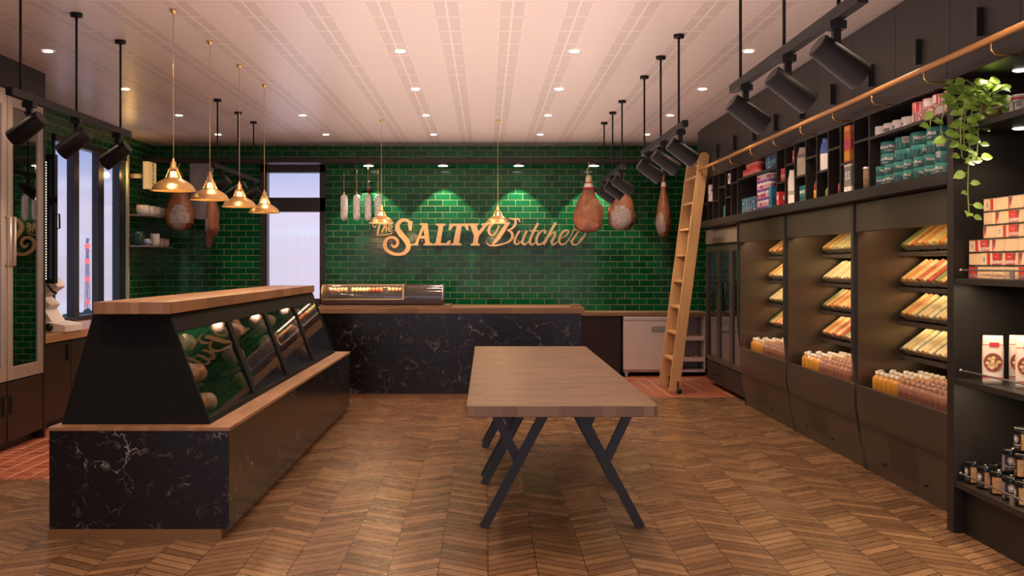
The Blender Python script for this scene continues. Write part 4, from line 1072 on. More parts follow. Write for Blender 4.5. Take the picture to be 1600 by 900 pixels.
for gi, (xa, n, m, nm, cat) in enumerate(((-1.20, 5, M_cook, 'pastry', 'pastry'), (-1.03, 5, FM[1], 'bread_roll', 'bread'), (-.90, 4, FM[0], 'cured_sausage', 'sausage'), (-.75, 5, M_cook, 'pastry', 'pastry'))):
    for j in range(n):
        x = xa + j * .028; mb = MB(); mb.lathe([(0, 0), (.011, .001), (.0145, .02), (.012, .035), (0, .042)], 12, sy=3.2)
        tag(mb.build(nm, m, loc=(x, 8.13, .7005 + .0895)), f'{["browned pastry in the left group", "pale bread roll in the second group", "reddish sausage roll in the third group", "browned pastry in the right group"][gi]} behind the display glass', cat, ['left pastries', 'bread rolls', 'sausage rolls', 'right pastries'][gi] + ' in the countertop display')

# right-hand back counter
tag(MB().box(.84, 1.98, 9.45, YB - .003, .547, .579).build('oak_worktop', M_block, bevel=.002), 'oak worktop along the back wall behind the ladder', 'worktop')
t = thing('dark_base_cabinet', 'dark brown cabinet left of the white fridge under the oak worktop', 'cabinet', (1.03, 9.47, 0))
MB().box(-.177, .18, 0, .33, .03, .547).build('body', M_brown, t)
MB().box(.15, .178, -.004, .0, .46, .51).build('handle_plate', M_black, t)
MB().box(-.177, .18, .04, .33, 0, .03).build('kick_base', M_black, t)
t = thing('undercounter_fridge', 'white undercounter fridge with closed left door under the back counter', 'fridge', (1.235, 9.45, 0))
MB().box(0, .74, .02, .33, .535, .545).box(0, .012, .02, .33, .05, .535).box(.728, .74, .02, .33, .05, .535).box(.012, .728, .31, .33, .05, .535).box(0, .74, .02, .33, .04, .06).box(.485, .495, .02, .31, .06, .535).build('body', M_white, t)
d = MB().box(0, .50, 0, .02, .06, .54).build('door', M_white, t, bevel=.004)
MB().box(0, .50, -.003, 0, .508, .513).build('door_seam', M_steel, d)
MB().box(.25, .42, -.008, 0, .41, .455).build('handle_recess', M_steel, d, bevel=.003)
for z in (.155, .345):
    MB().box(.502, .725, .015, .028, z - .02, z + .018).box(.502, .725, .028, .30, z - .02, z - .015).build('drawer_tray', M_white, t)
for x in (.03, .47): MB().prism([(x - .02, .04), (x + .02, .04), (x + .008, 0), (x - .008, 0)], 1, .03, .05).build('foot', M_steel, t)
k = 0
for z in (.155, .345):
    for i in range(4):
        mb = MB(); mb.lathe([(0, 0), (.018, .004), (.024, .02), (.018, .038), (0, .044)], 12)
        tag(mb.build('orange_fruit', FM[2] if (i + k) % 2 else FM[6], loc=(1.235 + .53 + i * .052, 9.60, z - .014)), f'round orange item, {ORD[i]} from the left in the {["lower", "upper"][k]} tray of the white fridge', 'food', 'orange items in the white fridge trays')
    k += 1

# ================================================================== LEFT SIDE: fridge cabinet, counter, slicer ...
XG = -2.57
t = thing('tall_display_fridge', 'tall dark fridge cabinet with champagne framed glass doors at far left', 'fridge', (XG, 0, 0))
dp = -(XL - XG) - .003
MB().box(-dp, 0.0, 3.0, 6.12, 1.95, ZC - .002).build('top_panel', M_dark, t, bevel=.002)
MB().box(-dp, 0.0, 6.095, 6.12, 0.0, 1.95).build('side_panel', M_brown, t)
MB().box(-dp, -dp + .02, 3.0, 6.095, .375, 1.95).build('back_panel', M_dark, t)
MB().box(-dp, -.02, 3.0, 6.095, .05, .375).build('lower_carcass', M_brown, t)
MB().box(-dp, -.05, 3.0, 6.095, 0, .05).build('kick_base', M_black, t)
for i in range(4):
    b = 6.09 - i * .46 - .01; a = b - .445
    mb = MB(); w_ = .055
    mb.box(-.02, 0.004, a, a + w_, .38, 1.945); mb.box(-.02, .004, b - w_, b, .38, 1.945); mb.box(-.02, .004, a + w_, b - w_, .38, .45); mb.box(-.02, .004, a + w_, b - w_, 1.86, 1.945)
    d = mb.build('glass_door', M_champ, t, bevel=.002)
    MB().box(-.012, -.006, a + w_ - .01, b - w_ + .01, .44, 1.87).build('door_glass', M_fridgeglass, d)
    hy = a + .02 if i % 2 == 0 else b - .02
    MB().tube([(.004, hy, 1.26), (.03, hy, 1.26), (.03, hy, 1.0), (.004, hy, 1.0)], .008, 8).build('handle', M_champ, d)
    d = MB().box(-.02, .0, a, b, .055, .372).build('cupboard_door', M_brown, t, bevel=.002)
    MB().box(0, .012, (a + .02 if i % 2 == 0 else b - .05), (a + .05 if i % 2 == 0 else b - .02), .20, .30).build('handle', M_dark, d)
for z in (.8, 1.15, 1.5): MB().box(-dp + .02, -.04, 3.0, 6.09, z, z + .01).build('shelf', M_steel, t)
light('fridge_led', 'AREA', (XG - .2, 5.0, 1.92), 7, (1, .75, .5), (0, 0, 0), .1, 1.8)
# side counter along the left wall
t = thing('left_wall_counter', 'oak topped brown counter under the side window on the left', 'counter', (-2.88, 0, 0))
MB().box(XL + .003 + 2.88, -2.65 + 2.88, 6.125, 9.80, .53, .58).build('oak_top', M_block_y, t, bevel=.002)
MB().box(XL + .003 + 2.88, -2.68 + 2.88, 6.125, 9.80, .04, .53).build('cabinet_body', M_brown, t)
MB().box(XL + .003 + 2.88, -2.72 + 2.88, 6.125, 9.80, 0, .04).build('kick_base', M_black, t)
for i in range(6):
    a = 6.14 + i * .6; d = MB().box(-2.68 + 2.88, -2.665 + 2.88, a, a + .592, .05, .52).build('cupboard_door', M_brown, t, bevel=.002)
    MB().box(-2.665 + 2.88, -2.652 + 2.88, a + .52, a + .55, .40, .50).build('handle', M_dark, d)
# lit wall cabinet
t = thing('lit_wall_cabinet', 'thin black glazed panel with a lit dotted strip and loop handle above the slicer', 'cabinet', (-2.634, 6.40, .89))
mb = MB(); X0, X1 = XL + .004 + 2.634, 0.0; Hc = .79
mb.box(X0, X1, 0, .05, 0, .03); mb.box(X0, X1, 0, .05, Hc - .03, Hc); mb.box(X1 - .014, X1, 0, .05, .03, Hc - .03); mb.box(X0, X0 + .03, 0, .05, .03, Hc - .03); mb.box(-.060, -.040, 0, .05, .03, Hc - .03)
mb.box(X0, X1, .004, .046, .49, .53)
mb.build('frame', M_track, t, bevel=.001)
MB().box(X0 + .02, X1 - .01, .022, .026, .02, Hc - .02).build('glass', mat('blue_reflection_panel', (.10, .13, .20), .2, vary=.1), t)  # opaque pane; its blue-grey colour stands in for a reflection
MB().tube([(0, .02, .42), (.022, .02, .425), (.024, .02, .34), (0, .02, .335)], .006, 8).build('handle', M_black, t)
mb = MB()
for i in range(44): mb.M = Matrix.Translation((-.050, -.003, .03 + i * .0165)); mb.lathe([(0, -.0035), (.0035, 0), (0, .0035)], 8)
mb.build('led_strip', M_led, t)
# slicer
t = thing('meat_slicer', 'white angular meat slicer with black lever on the left counter', 'slicer', (-2.83, 6.72, .58))
M_sl = mat('slicer_enamel', (.70, .62, .58), .3)
MB().prism([(-.13, 0), (.19, 0), (.19, .045), (.08, .065), (-.13, .065)], 1, -.14, .14).build('base', M_sl, t, bevel=.004)
MB().prism([(-.10, .06), (.10, .06), (.05, .13), (.03, .17), (-.12, .18)], 1, -.10, .10).build('motor_housing', M_sl, t, bevel=.006)
mb = MB(); mb.M = Matrix.Translation((-.02, .0, .20)) @ Matrix.Rotation(math.radians(40), 4, 'Y'); mb.box(-.09, .09, -.08, .08, -.03, .04); mb.build('carriage', M_sl, t, bevel=.006)
mb = MB(); mb.M = Matrix.Translation((.02, .0, .245)) @ Matrix.Rotation(math.radians(-35), 4, 'Y'); mb.box(-.08, .10, -.06, .06, -.02, .045); mb.build('meat_pusher', M_sl, t, bevel=.005)
mb = MB(); mb.M = Matrix.Translation((-.05, .06, .16)) @ Matrix.Rotation(PI / 2, 4, 'X'); mb.lathe([(0, -.004), (.09, -.002), (.09, .002), (0, .004)], 28); mb.build('blade', M_steel, t)
MB().tube([(.06, -.10, .30), (.10, -.12, .26), (.13, -.13, .245)], .008, 8).build('lever', M_black, t)
mb = MB(); mb.M = Matrix.Translation((.09, -.145, .035)) @ Matrix.Rotation(PI / 2, 4, 'X'); mb.lathe([(0, -.01), (.02, -.01), (.026, 0), (.02, .014), (0, .014)], 14); mb.build('knob', M_black, t)

# glowing light box sign
t = thing('light_box_sign', 'lit vertical box sign reading BUTCHER on the left wall', 'sign', (-2.93, 9.10, 1.775))
MB().box(-.012, .035, -.11, .11, -.122, -.118).box(-.012, .035, -.11, .11, .118, .122).box(-.022, -.012, -.112, .112, -.122, .122).box(XL + 2.93 + .004, -.022, -.03, .03, -.02, .02).build('frame', M_brown, t)
MB().box(-.012, .034, -.108, .108, -.118, .118).build('light_panel', mat('sign_panel_glow', (.55, .36, .16), emit=.42, ecol=(1, .60, .22)), t)
mb = MB()
for i, ch in enumerate('BUTCHER'):
    add_text(mb, ch, .034, lambda x, z, zc=.098 - i * .0325: (.0350, .02 + x * 2.6, zc + z), 0, .03)
mb.build('lettering', M_brown, t)
light('box_sign_glow', 'POINT', (-3.05, 8.97, 1.775), 3.5, (1, .55, .16), radius=.04)

# corner shelves with crockery
for i, (z, y0, y1) in enumerate(((1.445, 8.98, 9.80), (1.175, 8.95, 9.80))):
    tag(MB().box(XL + .003, -2.93, y0 + .12, y1, z - .012, z).build('wall_shelf', mat('pale_grey_shelf', (.30, .29, .30), .4), bevel=.002), ['upper grey wall shelf with white jars in the left corner', 'lower grey wall shelf with cups in the left corner'][i], 'shelf', 'corner wall shelves')
def crock(name, r, h, loc, m, label, cat, round_=False, grp=None):
    if round_: pr = [(0, 0), (r * .5, 0), (r * .95, h * .3), (r, h * .55), (r * .8, h * .9), (r * .3, h), (0, h)]
    else: pr = [(0, 0), (r * .75, 0), (r * .97, h * .15), (r, h * .4), (r, h), (r * .92, h), (r * .90, h * .2), (0, h * .1)]
    return tag(MB().lathe(pr, 20).build(name, m, loc=loc), label, cat, grp)
for k in range(4): crock('white_pot', .058, .082, (-3.0, 9.17 + k * .15, 1.4455), M_ceramic, f'rounded white pot on the upper corner shelf, {ORD[k]} from the front', 'pot', False, 'white pots on the corner shelf')
crock('white_beaker', .042, .11, (-2.975, 9.42, 1.1755), M_ceramic, 'tall white beaker on the lower corner shelf', 'cup')
crock('blue_vase', .050, .062, (-2.985, 9.22, 1.1755), M_blue, 'round pale blue vase on the lower corner shelf', 'vase', True)
crock('white_bowl', .05, .07, (-2.98, 9.55, 1.1755), M_ceramic, 'left white bowl right of the beaker', 'bowl')
crock('white_bowl', .05, .07, (-2.98, 9.70, 1.1755), M_ceramic, 'right white bowl at the end of the lower shelf', 'bowl')
crock('glass_jar', .045, .12, (-3.02, 9.12, 1.1755), mat('dark_green_glass', (.02, .06, .05), .1), 'dark green glass jar at the front of the lower corner shelf', 'jar')

# giant cleaver
t = thing('hanging_cleaver', 'large grey cleaver hanging handle down under the wall beam', 'cleaver', (-2.58, 9.53, 1.88))
MB().prism([(-.11, .04), (.10, .04), (.10, .025), (.098, -.46), (-.04, -.46), (-.105, -.44), (-.115, .02)], 1, -.008, .008).build('blade', mat('aged_grey_steel', (.30, .28, .27), .45, metal=.7, vary=.15, scale=5), t, bevel=.003)
MB().box(-.11, .10, -.010, .010, .02, .0455).build('spine', mat('worn_steel', (.40, .36, .34), .4, metal=.8), t)
MB().prism([(.03, -.46), (.085, -.46), (.08, -.55), (.095, -.65), (.07, -.72), (.04, -.71), (.03, -.62), (.045, -.54)], 1, -.018, .018).build('handle', mat('red_brown_wood', (.20, .06, .03), .4, vary=.2), t, bevel=.006)

# hams
M_ham = mat('cured_ham_skin', (.23, .085, .038), .5, vary=.55, scale=9, bump=.6, stretch=(1, 1, .6)); M_cut = mat('cut_ham_face', (.30, .25, .235), .65, vary=.45, scale=40, bump=.35); M_bone = mat('bone_hoof', (.75, .60, .36), .45)
def ham(loc, L_, r, flat, cut, label, rz=0, collar=True, hoof=False, lump=.10, seed=0, cord=.0):
    t = thing('hanging_ham', label, 'ham', loc, rz, 'cured hams hanging along the back wall')
    prof = [(0, .18), (.06, .20), (.14, .20), (.20, .24), (.28, .40), (.40, .62), (.52, .82), (.66, .97), (.78, 1.0), (.88, .93), (.95, .72), (.99, .40), (1.0, .02)]
    mb = MB(); ring = 28; v = []; rows_ = []
    Z = []
    for i in range(len(prof) - 1):
        for k in range(3):
            s_ = k / 3; Z.append((prof[i][0] * (1 - s_) + prof[i + 1][0] * s_, prof[i][1] * (1 - s_) + prof[i + 1][1] * s_))
    Z.append(prof[-1])
    for (a, w_) in Z:
        for k in range(ring):
            th = 2 * PI * k / ring
            p = Vector((r * w_ * math.cos(th), r * w_ * flat * math.sin(th), -L_ * a))
            q = noise.noise(p * 14 + Vector((seed, 3, 1))) * .6 + noise.noise(p * 34 + Vector((seed, 1, 8))) * .4
            v.append(p + Vector((p.x, p.y, 0)) * lump * 2 * q)
    b0 = len(mb.v); mb.add(v, [])
    for i in range(len(Z) - 1):
        for k in range(ring):
            k2 = (k + 1) % ring; zc = (Z[i][0] + Z[i + 1][0]) / 2; th = 2 * PI * (k + .5) / ring
            dx = math.cos(th); dy = math.sin(th)
            iscut = cut and dy < .2 and ((dx - cut[0]) ** 2 * .9 + ((zc - cut[1]) * 2.6) ** 2) < cut[2] ** 2 + .06 * noise.noise(Vector((dx * 3, zc * 9, seed)))
            mb.f.append((b0 + i * ring + k, b0 + (i + 1) * ring + k, b0 + (i + 1) * ring + k2, b0 + i * ring + k2)); mb.m.append(1 if iscut else 0); mb.s.append(True)
    mb.f.append(tuple(b0 + (len(Z) - 1) * ring + k for k in reversed(range(ring)))); mb.m.append(0); mb.s.append(True)
    mb.f.append(tuple(b0 + k for k in range(ring))); mb.m.append(0); mb.s.append(True)
    mb.build('meat', [M_ham, M_cut], t)
    if collar:
        rc = r * .24
        mb = MB(); mb.lathe([(rc * 1.05, -L_ * .13), (rc * 1.6, -L_ * .22), (rc * 1.55, -L_ * .225)], 20, 0); mb.lathe([(rc * 1.52, -L_ * .205), (rc * 1.66, -L_ * .222), (rc * 1.5, -L_ * .232)], 20, 1); mb.lathe([(rc * 1.1, -L_ * .125), (rc * 1.22, -L_ * .14)], 20, 1)
        mb.build('paper_collar', [M_whitep, M_redp], t)
    if hoof:
        MB().lathe([(0, .008), (r * .17, 0), (r * .22, -L_ * .05), (r * .19, -L_ * .14)], 14).build('hoof', M_bone, t)
    MB().tube([(0, 0, -.02), (-.012, 0, .02), (-.015, 0, .05), (0, 0, .07), (0, 0, cord)], .004, 6).build('hook', M_bone if hoof else M_steel, t)
    return t
k_ = 9.45 / 1640
def wx(px, D=9.45): return (px - 760) * D / 1640
def wz(py, D=9.45): return 1 + (415 - py) * D / 1640
ham((wx(281), 9.45, wz(268)), (360 - 268) * k_, 22.5 * k_, .7, (.1, .80, .62), 'ham with a grey cut face hanging behind the first brass pendant', collar=False, seed=2, cord=1.927 - wz(268))
ham((wx(333), 9.43, wz(280)), (369 - 280) * k_, 11 * k_, 1.3, (-.9, .80, .45), 'narrow brown ham seen edge on in front of the cleaver', collar=False, seed=5, cord=1.927 - wz(280))
ham((wx(919), 9.40, wz(275)), (364 - 275) * k_, 22.5 * k_, .7, None, 'wrinkled ham with bony hoof and red white collar right of the sign', hoof=True, lump=.24, seed=9, cord=1.927 - wz(275))
ham((wx(971), 9.45, wz(272)), (360 - 272) * k_, 22 * k_, .7, (-.1, .82, .72), 'ham with grey cut face and red white collar behind the track spots', seed=12, cord=1.927 - wz(272))
ham((wx(1037), 9.45, wz(271)), (371 - 271) * k_, 12 * k_, 1.3, (-.6, .84, .55), 'slim ham with red white collar hanging nearest the ladder', seed=15, cord=1.927 - wz(271))
# white sausages
for i, px in enumerate((537.5, 557.5, 575, 591)):
    t = thing('white_sausage', ['leftmost of the four hanging white sausages', 'second from left of the four hanging white sausages', 'third hanging white sausage, behind the black wall lamp', 'rightmost hanging white sausage, behind a brass pendant'][i], 'sausage', (wx(px, 9.5), 9.5, wz(303, 9.5)), 0, 'white sausages hanging on cords')
    mb = MB(); pr = [(0, 0), (.012, -.006), (.028, -.018), (.032, -.05), (.032, -.20), (.029, -.228), (.012, -.240), (0, -.246)]
    mb.lathe(pr, 16); mb.build('casing', mat('floury_sausage', (.62, .57, .53), .7, vary=.35, scale=22, bump=.3), t)
    MB().tube([(0, 0, -.002), (0, 0, 1.927 - wz(303, 9.5))], .0022, 6).tube([(0, 0, 0), (0, 0, .018)], .007, 6).build('cord', M_gold, t)
# black wall lamps
for i, px in enumerate((576, 926)):
    t = thing('black_cone_lamp', ['small black cone lamp in front of the white sausages', 'small black cone lamp behind the hoofed ham'][i], 'lamp', (wx(px, 9.56), 9.56, wz(300, 9.56)), 0, 'small black cone lamps')
    MB().lathe([(.008, .055), (.014, .05), (.018, .03), (.066, .0), (.064, -.003), (.014, .024)], 22).build('shade', M_track, t)
    MB().tube([(0, 0, .05), (0, 0, .085), (0, .05, .10), (0, .25, .10)], .005, 8).build('arm', M_black, t)
    mb = MB(); mb.lathe([(.0, .02), (.012, .012), (.014, -.02), (.008, -.045), (0, -.05)], 12); mb.build('cage', M_black, t)

# ================================================================== SIGN
sg = thing('shop_sign', 'large golden wall lettering reading The Salty Butcher on green tiles', 'sign', (0, 9.80, 1.0))
KS = 9.79 / 1640
def A_(p): return ((540 + p[0] / 8 - 760) * KS, (415 - (320 + p[1] / 8)) * KS)
def B_(p): return ((730 + p[0] / 8 - 760) * KS, (415 - (310 + p[1] / 8)) * KS)
def catmull(P, n=8):
    out = []
    P = [Vector((*p, 0)[:3]) if len(p) == 3 else Vector((p[0], p[1], 0)) for p in P]
    for i in range(len(P) - 1):
        a, b = P[i], P[i + 1]; p0 = P[max(0, i - 1)]; p3 = P[min(len(P) - 1, i + 2)]
        for k in range(n):
            s_ = k / n; out.append(.5 * ((2 * a) + (b - p0) * s_ + (2 * p0 - 5 * a + 4 * b - p3) * s_ ** 2 + (3 * a - p0 - 3 * b + p3) * s_ ** 3))
    out.append(P[-1]); return out
_sd = [0]
def stroke(mb, F, pts, closed=False, smooth=True):
    """pts: (x, y, width) in drawing pixels; ribbon extruded from the wall"""
    Q = catmull(pts, 7) if smooth else [Vector(p) for p in pts]
    _sd[0] += 1; yo = -.0005 * (_sd[0] % 9)
    Lf = []; Rt = []
    for i, p in enumerate(Q):
        a = Q[max(0, i - 1)]; b = Q[min(len(Q) - 1, i + 1)]; d = Vector((b.x - a.x, b.y - a.y)); d = d.normalized() if d.length else Vector((1, 0)); n = Vector((-d.y, d.x)); w_ = max(p.z, 2) / 2
        Lf.append(F((p.x + n.x * w_, p.y + n.y * w_))); Rt.append(F((p.x - n.x * w_, p.y - n.y * w_)))
    v = []; y0, y1 = -.030 + yo, -.006
    for l, r in zip(Lf, Rt): v += [(l[0], y0, l[1]), (r[0], y0, r[1]), (l[0], y1, l[1]), (r[0], y1, r[1])]
    f = []
    for i in range(len(Q) - 1):
        a = 4 * i; b = 4 * (i + 1)
        f += [(a, b, b + 1, a + 1), (a + 2, a + 3, b + 3, b + 2), (a, a + 2, b + 2, b), (a + 1, b + 1, b + 3, a + 3)]
    f += [(0, 1, 3, 2), (4 * (len(Q) - 1), 4 * (len(Q) - 1) + 2, 4 * (len(Q) - 1) + 3, 4 * (len(Q) - 1) + 1)]
    mb.add(v, f)
def poly_(mb, F, pts):
    _sd[0] += 1; yo = -.0005 * (_sd[0] % 9)
    P = [F(p) for p in pts]; mb.prism(P, 1, -.030 + yo, -.006)
def W3(P, w_): return [(x, y, w_) for x, y in P]
mb = MB()   # The
stroke(mb, A_, W3([(385, 255), (372, 279), (350, 272), (342, 250), (358, 232), (400, 228), (470, 246), (540, 250), (588, 226)], 13))
stroke(mb, A_, [(430, 240, 22), (415, 300, 26), (402, 375, 22)]); stroke(mb, A_, [(505, 215, 12), (480, 285, 16), (458, 345, 18)]); stroke(mb, A_, [(470, 315, 12), (500, 275, 14), (518, 285, 16), (508, 320, 16), (520, 345, 12)])
stroke(mb, A_, [(540, 315, 10), (578, 290, 10), (580, 262, 12), (555, 265, 14), (540, 300, 16), (550, 330, 14), (592, 318, 8)]); stroke(mb, A_, [(385, 388, 4), (450, 376, 11), (530, 372, 11), (588, 352, 5)])
mb.build('word_the', M_sign, sg)
mb = MB()   # S
stroke(mb, A_, [(815, 225, 20), (790, 208, 34), (745, 190, 36), (690, 205, 44), (655, 250, 52), (655, 305, 60), (690, 360, 66), (740, 420, 68), (778, 480, 66), (785, 540, 58), (745, 595, 50), (680, 618, 38), (600, 612, 40), (525, 570, 48), (495, 510, 50), (505, 450, 44), (550, 412, 36), (610, 412, 36), (650, 450, 36), (650, 500, 36), (610, 525, 34), (578, 505, 18), (585, 480, 6)])
poly_(mb, A_, [(790, 195), (842, 210), (828, 322), (795, 318), (782, 250)])
mb.build('letter_s', M_sign, sg)
mb = MB()   # A
poly_(mb, A_, [(820, 488), (868, 484), (960, 262), (990, 262), (905, 488), (918, 508), (812, 508)]); poly_(mb, A_, [(932, 232), (1026, 232), (1052, 470), (1085, 488), (1085, 508), (970, 508), (972, 490), (996, 480), (975, 300), (960, 262), (930, 250)]); poly_(mb, A_, [(905, 388), (1000, 388), (1002, 425), (890, 425)])
mb.build('letter_a', M_sign, sg)
mb = MB()   # L
poly_(mb, A_, [(1132, 236), (1250, 236), (1248, 256), (1222, 268), (1190, 470), (1205, 482), (1255, 482), (1290, 445), (1318, 445), (1300, 508), (1088, 508), (1092, 490), (1125, 480), (1165, 268), (1130, 254)])
mb.build('letter_l', M_sign, sg)
mb = MB()   # T
poly_(mb, A_, [(1300, 236), (1530, 236), (1538, 318), (1512, 318), (1490, 270), (1452, 264), (1420, 480), (1450, 490), (1448, 508), (1310, 508), (1314, 490), (1345, 480), (1388, 264), (1345, 268), (1312, 318), (1286, 312)])
mb.build('letter_t', M_sign, sg)
mb = MB()   # Y
poly_(mb, B_, [(5, 314), (140, 314), (138, 334), (118, 342), (140, 415), (200, 342), (178, 334), (180, 314), (272, 314), (268, 334), (245, 342), (148, 470), (132, 560), (160, 572), (158, 590), (42, 590), (44, 572), (72, 560), (85, 470), (40, 342), (8, 332)])
mb.build('letter_y', M_sign, sg)
mb = MB()   # Butcher
stroke(mb, B_, [(330, 300, 34), (290, 345, 36), (268, 400, 34), (285, 450, 22), (320, 458, 16), (362, 420, 18), (390, 360, 20), (392, 335, 14)])
stroke(mb, B_, [(520, 300, 34), (480, 350, 48), (430, 430, 52), (375, 510, 46), (315, 572, 26)])
stroke(mb, B_, [(235, 552, 8), (275, 585, 16), (350, 588, 20), (440, 572, 18), (520, 540, 24), (562, 490, 34), (555, 430, 32), (500, 395, 16)])
stroke(mb, B_, [(500, 398, 12), (560, 375, 24), (600, 320, 32), (600, 275, 24), (560, 255, 18), (515, 250, 8)]); stroke(mb, B_, [(520, 252, 10), (580, 258, 20), (640, 260, 22), (660, 300, 10)])
for S in ([(655, 405, 26), (615, 470, 26), (592, 540, 28), (620, 575, 20), (680, 530, 14), (740, 410, 10)], [(745, 405, 26), (705, 490, 28), (690, 555, 28), (722, 577, 20), (775, 530, 12)],
          [(885, 312, 26), (835, 400, 30), (790, 500, 30), (785, 560, 28), (815, 578, 20), (865, 535, 12)], [(775, 405, 14), (890, 405, 14)],
          [(965, 440, 24), (978, 410, 18), (945, 402, 16), (895, 440, 26), (865, 510, 32), (875, 570, 28), (920, 572, 18), (975, 520, 10)],
          [(1105, 305, 30), (1060, 380, 30), (1000, 490, 30), (955, 580, 30)], [(990, 520, 10), (1050, 445, 14), (1095, 425, 22), (1090, 470, 28), (1055, 545, 28), (1080, 578, 20), (1150, 525, 10)],
          [(1150, 510, 10), (1225, 470, 14), (1265, 420, 18), (1240, 398, 18), (1190, 425, 26), (1150, 500, 30), (1160, 565, 26), (1210, 572, 18), (1280, 500, 10)],
          [(1270, 510, 8), (1310, 440, 12), (1345, 370, 22), (1352, 400, 12)], [(1345, 392, 12), (1400, 400, 20), (1370, 440, 24), (1310, 530, 28), (1318, 575, 24), (1375, 570, 16), (1430, 510, 10)], [(1485, 425, 8), (1460, 470, 26), (1420, 520, 30), (1375, 572, 6)]):
    stroke(mb, B_, S)
mb.build('word_butcher', M_sign, sg)
mb = MB()
for x in (-.92, -.6, -.3, 0, .3, .6, .78): mb.box(x - .004, x + .004, -.012, .018, .22, .24)
mb.build('wall_pin', M_sign, sg)

# ================================================================== PENDANTS
def pendant():
    t = thing('brass_pendant_lamp', 'x', 'lamp')
    MB().lathe([(0, ZC - 1.33), (.015, ZC - 1.33), (.015, ZC - 1.338), (.004, ZC - 1.35)], 16).build('canopy', M_brass, t)
    MB().tube([(0, 0, .135), (0, 0, ZC - 1.34)], .0017, 6).build('cord', M_brass, t)
    MB().lathe([(0, .142), (.004, .138), (.006, .128), (.012, .120), (.013, .102), (.018, .098), (.018, .092)], 18).build('cap', M_brass, t)
    mb = MB()
    for k in range(10):
        a = 2 * PI * k / 10; mb.tube([(.017 * math.cos(a), .017 * math.sin(a), .094), (.036 * math.cos(a), .036 * math.sin(a), .052)], .0028, 6)
    mb.lathe([(.036, .054), (.038, .050), (.034, .048)], 20)
    mb.build('neck_cage', M_brass, t)
    MB().lathe([(.034, .052), (.044, .046), (.062, .036), (.078, .024), (.084, .018), (.092, .003), (.097, -.001), (.097, -.004), (.091, -.003), (.082, .013), (.076, .020), (.060, .031), (.040, .041)], 36).build('shade', M_brass, t)
    MB().lathe([(0, .085), (.010, .080), (.012, .06), (.020, .035), (.018, .018), (0, .010)], 16).build('bulb', M_bulb, t)
    return t
pl = pendant()
pls = [(-1.369, 4.59, .33, 'first of the four in the left row, nearest the camera'), (-1.378, 5.23, .328, 'second of the four in the left row'), (-1.377, 5.85, .328, 'third of the four in the left row'), (-1.373, 6.49, .328, 'fourth and farthest of the left row'),
       (-.806, 8.06, .333, 'above the word The of the sign'), (.088, 8.06, .333, 'above the letter B of Butcher')]
for i, (x, y, z, l) in enumerate(pls):
    lb = 'brass dome pendant lamp, ' + l; loc = (x, y, 1.33)
    if i == 0: pl.location = tuple(c * E for c in loc); tag(pl, lb, 'lamp', 'brass pendant lamps')
    else: copy_tree(pl, loc, label=lb, group='brass pendant lamps')
    light('pendant_light', 'POINT', (x, y, 1.325), 9, (1, .66, .34), radius=.04)

# ================================================================== TRACK LIGHTS
def track(x, ya, yb, rods, heads, side, label, power=38):
    t = thing('track_light', label, 'track light', (x, 0, 1.667), 0, 'black ceiling track lights with three spots')
    MB().box(-.014, .014, ya, yb, -.016, .016).build('rail', M_track, t, bevel=.002)
    for y in rods:
        r_ = MB().tube([(0, y, .016), (0, y, ZC - 1.667 - .01)], .0055, 8).build('rod', M_track, t)
        MB().lathe([(0, ZC - 1.667), (.026, ZC - 1.667), (.026, ZC - 1.667 - .016), (0, ZC - 1.667 - .016)], 20, cy=y).build('canopy', M_track, r_)
    for y in heads:
        a = MB().box(-.022, .022, y - .02, y + .02, -.038, -.016).box(-.010, .010, y - .010, y + .010, -.095, -.038).build('bracket', M_track, t)
        d = Vector((side * .80, -.18, -.62)).normalized() if 0 else Vector((side * .82, .10, -.56)).normalized()
        c = Vector((0, y, -.115)); p0 = c - d * .065; p1 = c + d * .085
        mb = MB(); mb.tube([p0, p0 + d * .004, c, p1 - d * .004, p1], [.030, .034, .037, .040, .039], 20); mb.build('spot_head', M_track, t)
        mb = MB(); mb.tube([p1 - d * .002, p1 + d * .001], .034, 18); mb.build('lens', mat('spot_lens', (1, .85, .65), emit=2.5, ecol=(1, .8, .55)), t)
        sp_ = light('track_spot', 'SPOT', (x + (p1.x + d.x * .01), p1.y + d.y * .01, 1.667 + p1.z + d.z * .01), power, WARM, spot=75, blend=.7, radius=.03)
        sp_.rotation_euler = d.to_track_quat('-Z', 'Y').to_euler()
track(.933, 2.60, 3.974, (2.78, 3.29, 3.854), (2.80, 3.25, 3.78), 1, 'near right track light, cut by the top of the frame')
track(.933, 4.92, 6.25, (5.09, 5.617, 6.20), (5.05, 5.52, 6.05), 1, 'middle right track light, second of three before the ladder')
track(.92, 6.98, 8.35, (7.12, 7.65, 8.2), (7.15, 7.65, 8.15), 1, 'far right track light in front of the hams')
TP = 70
track(-1.82, 4.0, 5.345, (4.10, 4.66, 5.22), (4.18, 4.66, 5.18), -1, 'near left track light in front of the tall fridge', TP)
track(-1.81, 6.95, 8.30, (7.065, 7.65, 8.16), (7.15, 7.65, 8.10), -1, 'far left track light behind the brass pendants', TP)

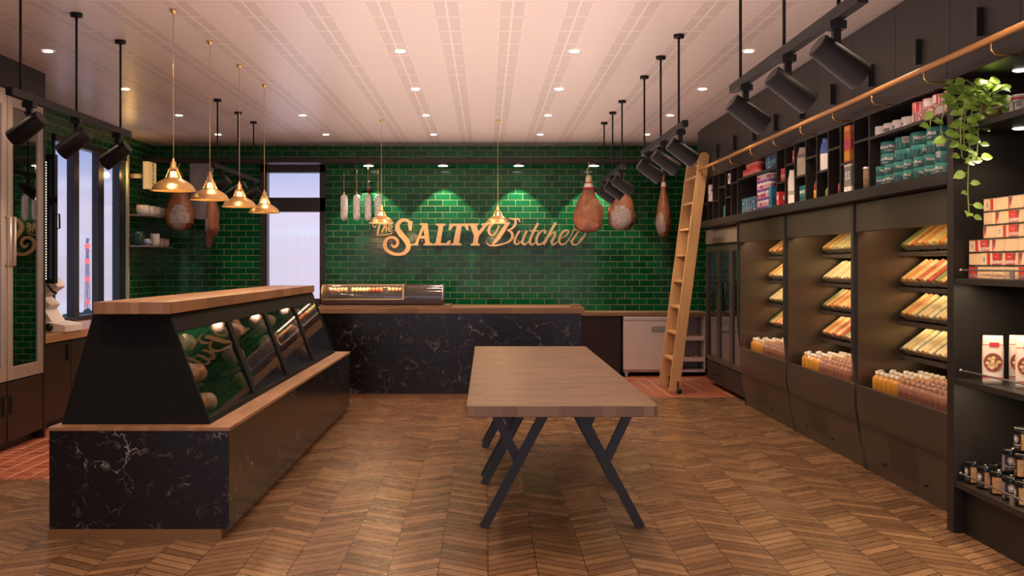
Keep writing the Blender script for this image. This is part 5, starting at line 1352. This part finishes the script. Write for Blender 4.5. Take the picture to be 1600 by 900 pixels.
# ================================================================== OUTSIDE: radio mast and trees
Dm = 60.0
t = thing('radio_mast', 'distant radio mast with red lights seen through the side window', 'mast', (-46.7, 74.0 * 1.0, -12))
D2 = 123.0
t.location = ((136.5 - 760) * D2 / 1640 * E, D2 * E, -12 * E)
mb = MB(); ht = 12 + wz(372, D2)
for sx_ in (-.15, .15):
    for sy_ in (-.25, .25): mb.tube([(sx_ * 2, sy_ * 2, 0), (sx_ * .4, sy_ * .4, ht)], .06, 5)
for k in range(12): mb.bar((-.3, 0, k * ht / 12), (.3, 0, (k + 1) * ht / 12), .06, .06)
mb.build('lattice', mat('hazed_mast_steel', (.55, .45, .55), .6), t)  # mast colour lightened to paint in the distance haze
for py in (384, 408, 436, 472):
    m_ = MB(); m_.M = Matrix.Translation((0, 0, 12 + wz(py, D2))); m_.lathe([(0, -.34), (.24, -.24), (.34, 0), (.24, .24), (0, .34)], 12); m_.build('warning_light', mat('red_beacon', (1, .12, .10), emit=1.6, ecol=(1, .12, .11)), t)
M_tree = mat('dusk_tree_foliage', (.06, .10, .09), .9, vary=.3, scale=.6)
for i, (px, py, D3, r) in enumerate(((104, 492, 110, .55), (126, 490, 118, .6), (137, 484, 108, .55), (152, 490, 112, .6), (170, 492, 120, .6), (90, 494, 112, .6))):
    t = thing('distant_tree', f'distant dusky tree, {ORD[i]} of the row seen low through the side window', 'tree', ((px - 760) * D3 / 1640, D3, -12), 0, 'trees outside the side window')
    mb = MB(); rr = random.Random(i); hz = 12 + wz(py, D3); v = []; f = []; R_, S_ = 10, 14
    for a in range(R_ + 1):
        for b in range(S_):
            th = PI * a / R_; ph = 2 * PI * b / S_; p = Vector((math.sin(th) * math.cos(ph), math.sin(th) * math.sin(ph), math.cos(th))); q = 1 + .25 * noise.noise(p * 3 + Vector((i, 0, 0)))
            v.append((p.x * r * q, p.y * r * q, hz - r * 1.1 + p.z * r * 1.3 * q))
    for a in range(R_):
        for b in range(S_): b2 = (b + 1) % S_; f.append((a * S_ + b, (a + 1) * S_ + b, (a + 1) * S_ + b2, a * S_ + b2))
    mb.add(v, f, 0, True); mb.build('crown', M_tree, t)
    MB().tube([(0, 0, 0), (0, 0, hz - r)], [.3, .2], 8).build('trunk', mat('bark', (.06, .05, .04), .9), t)
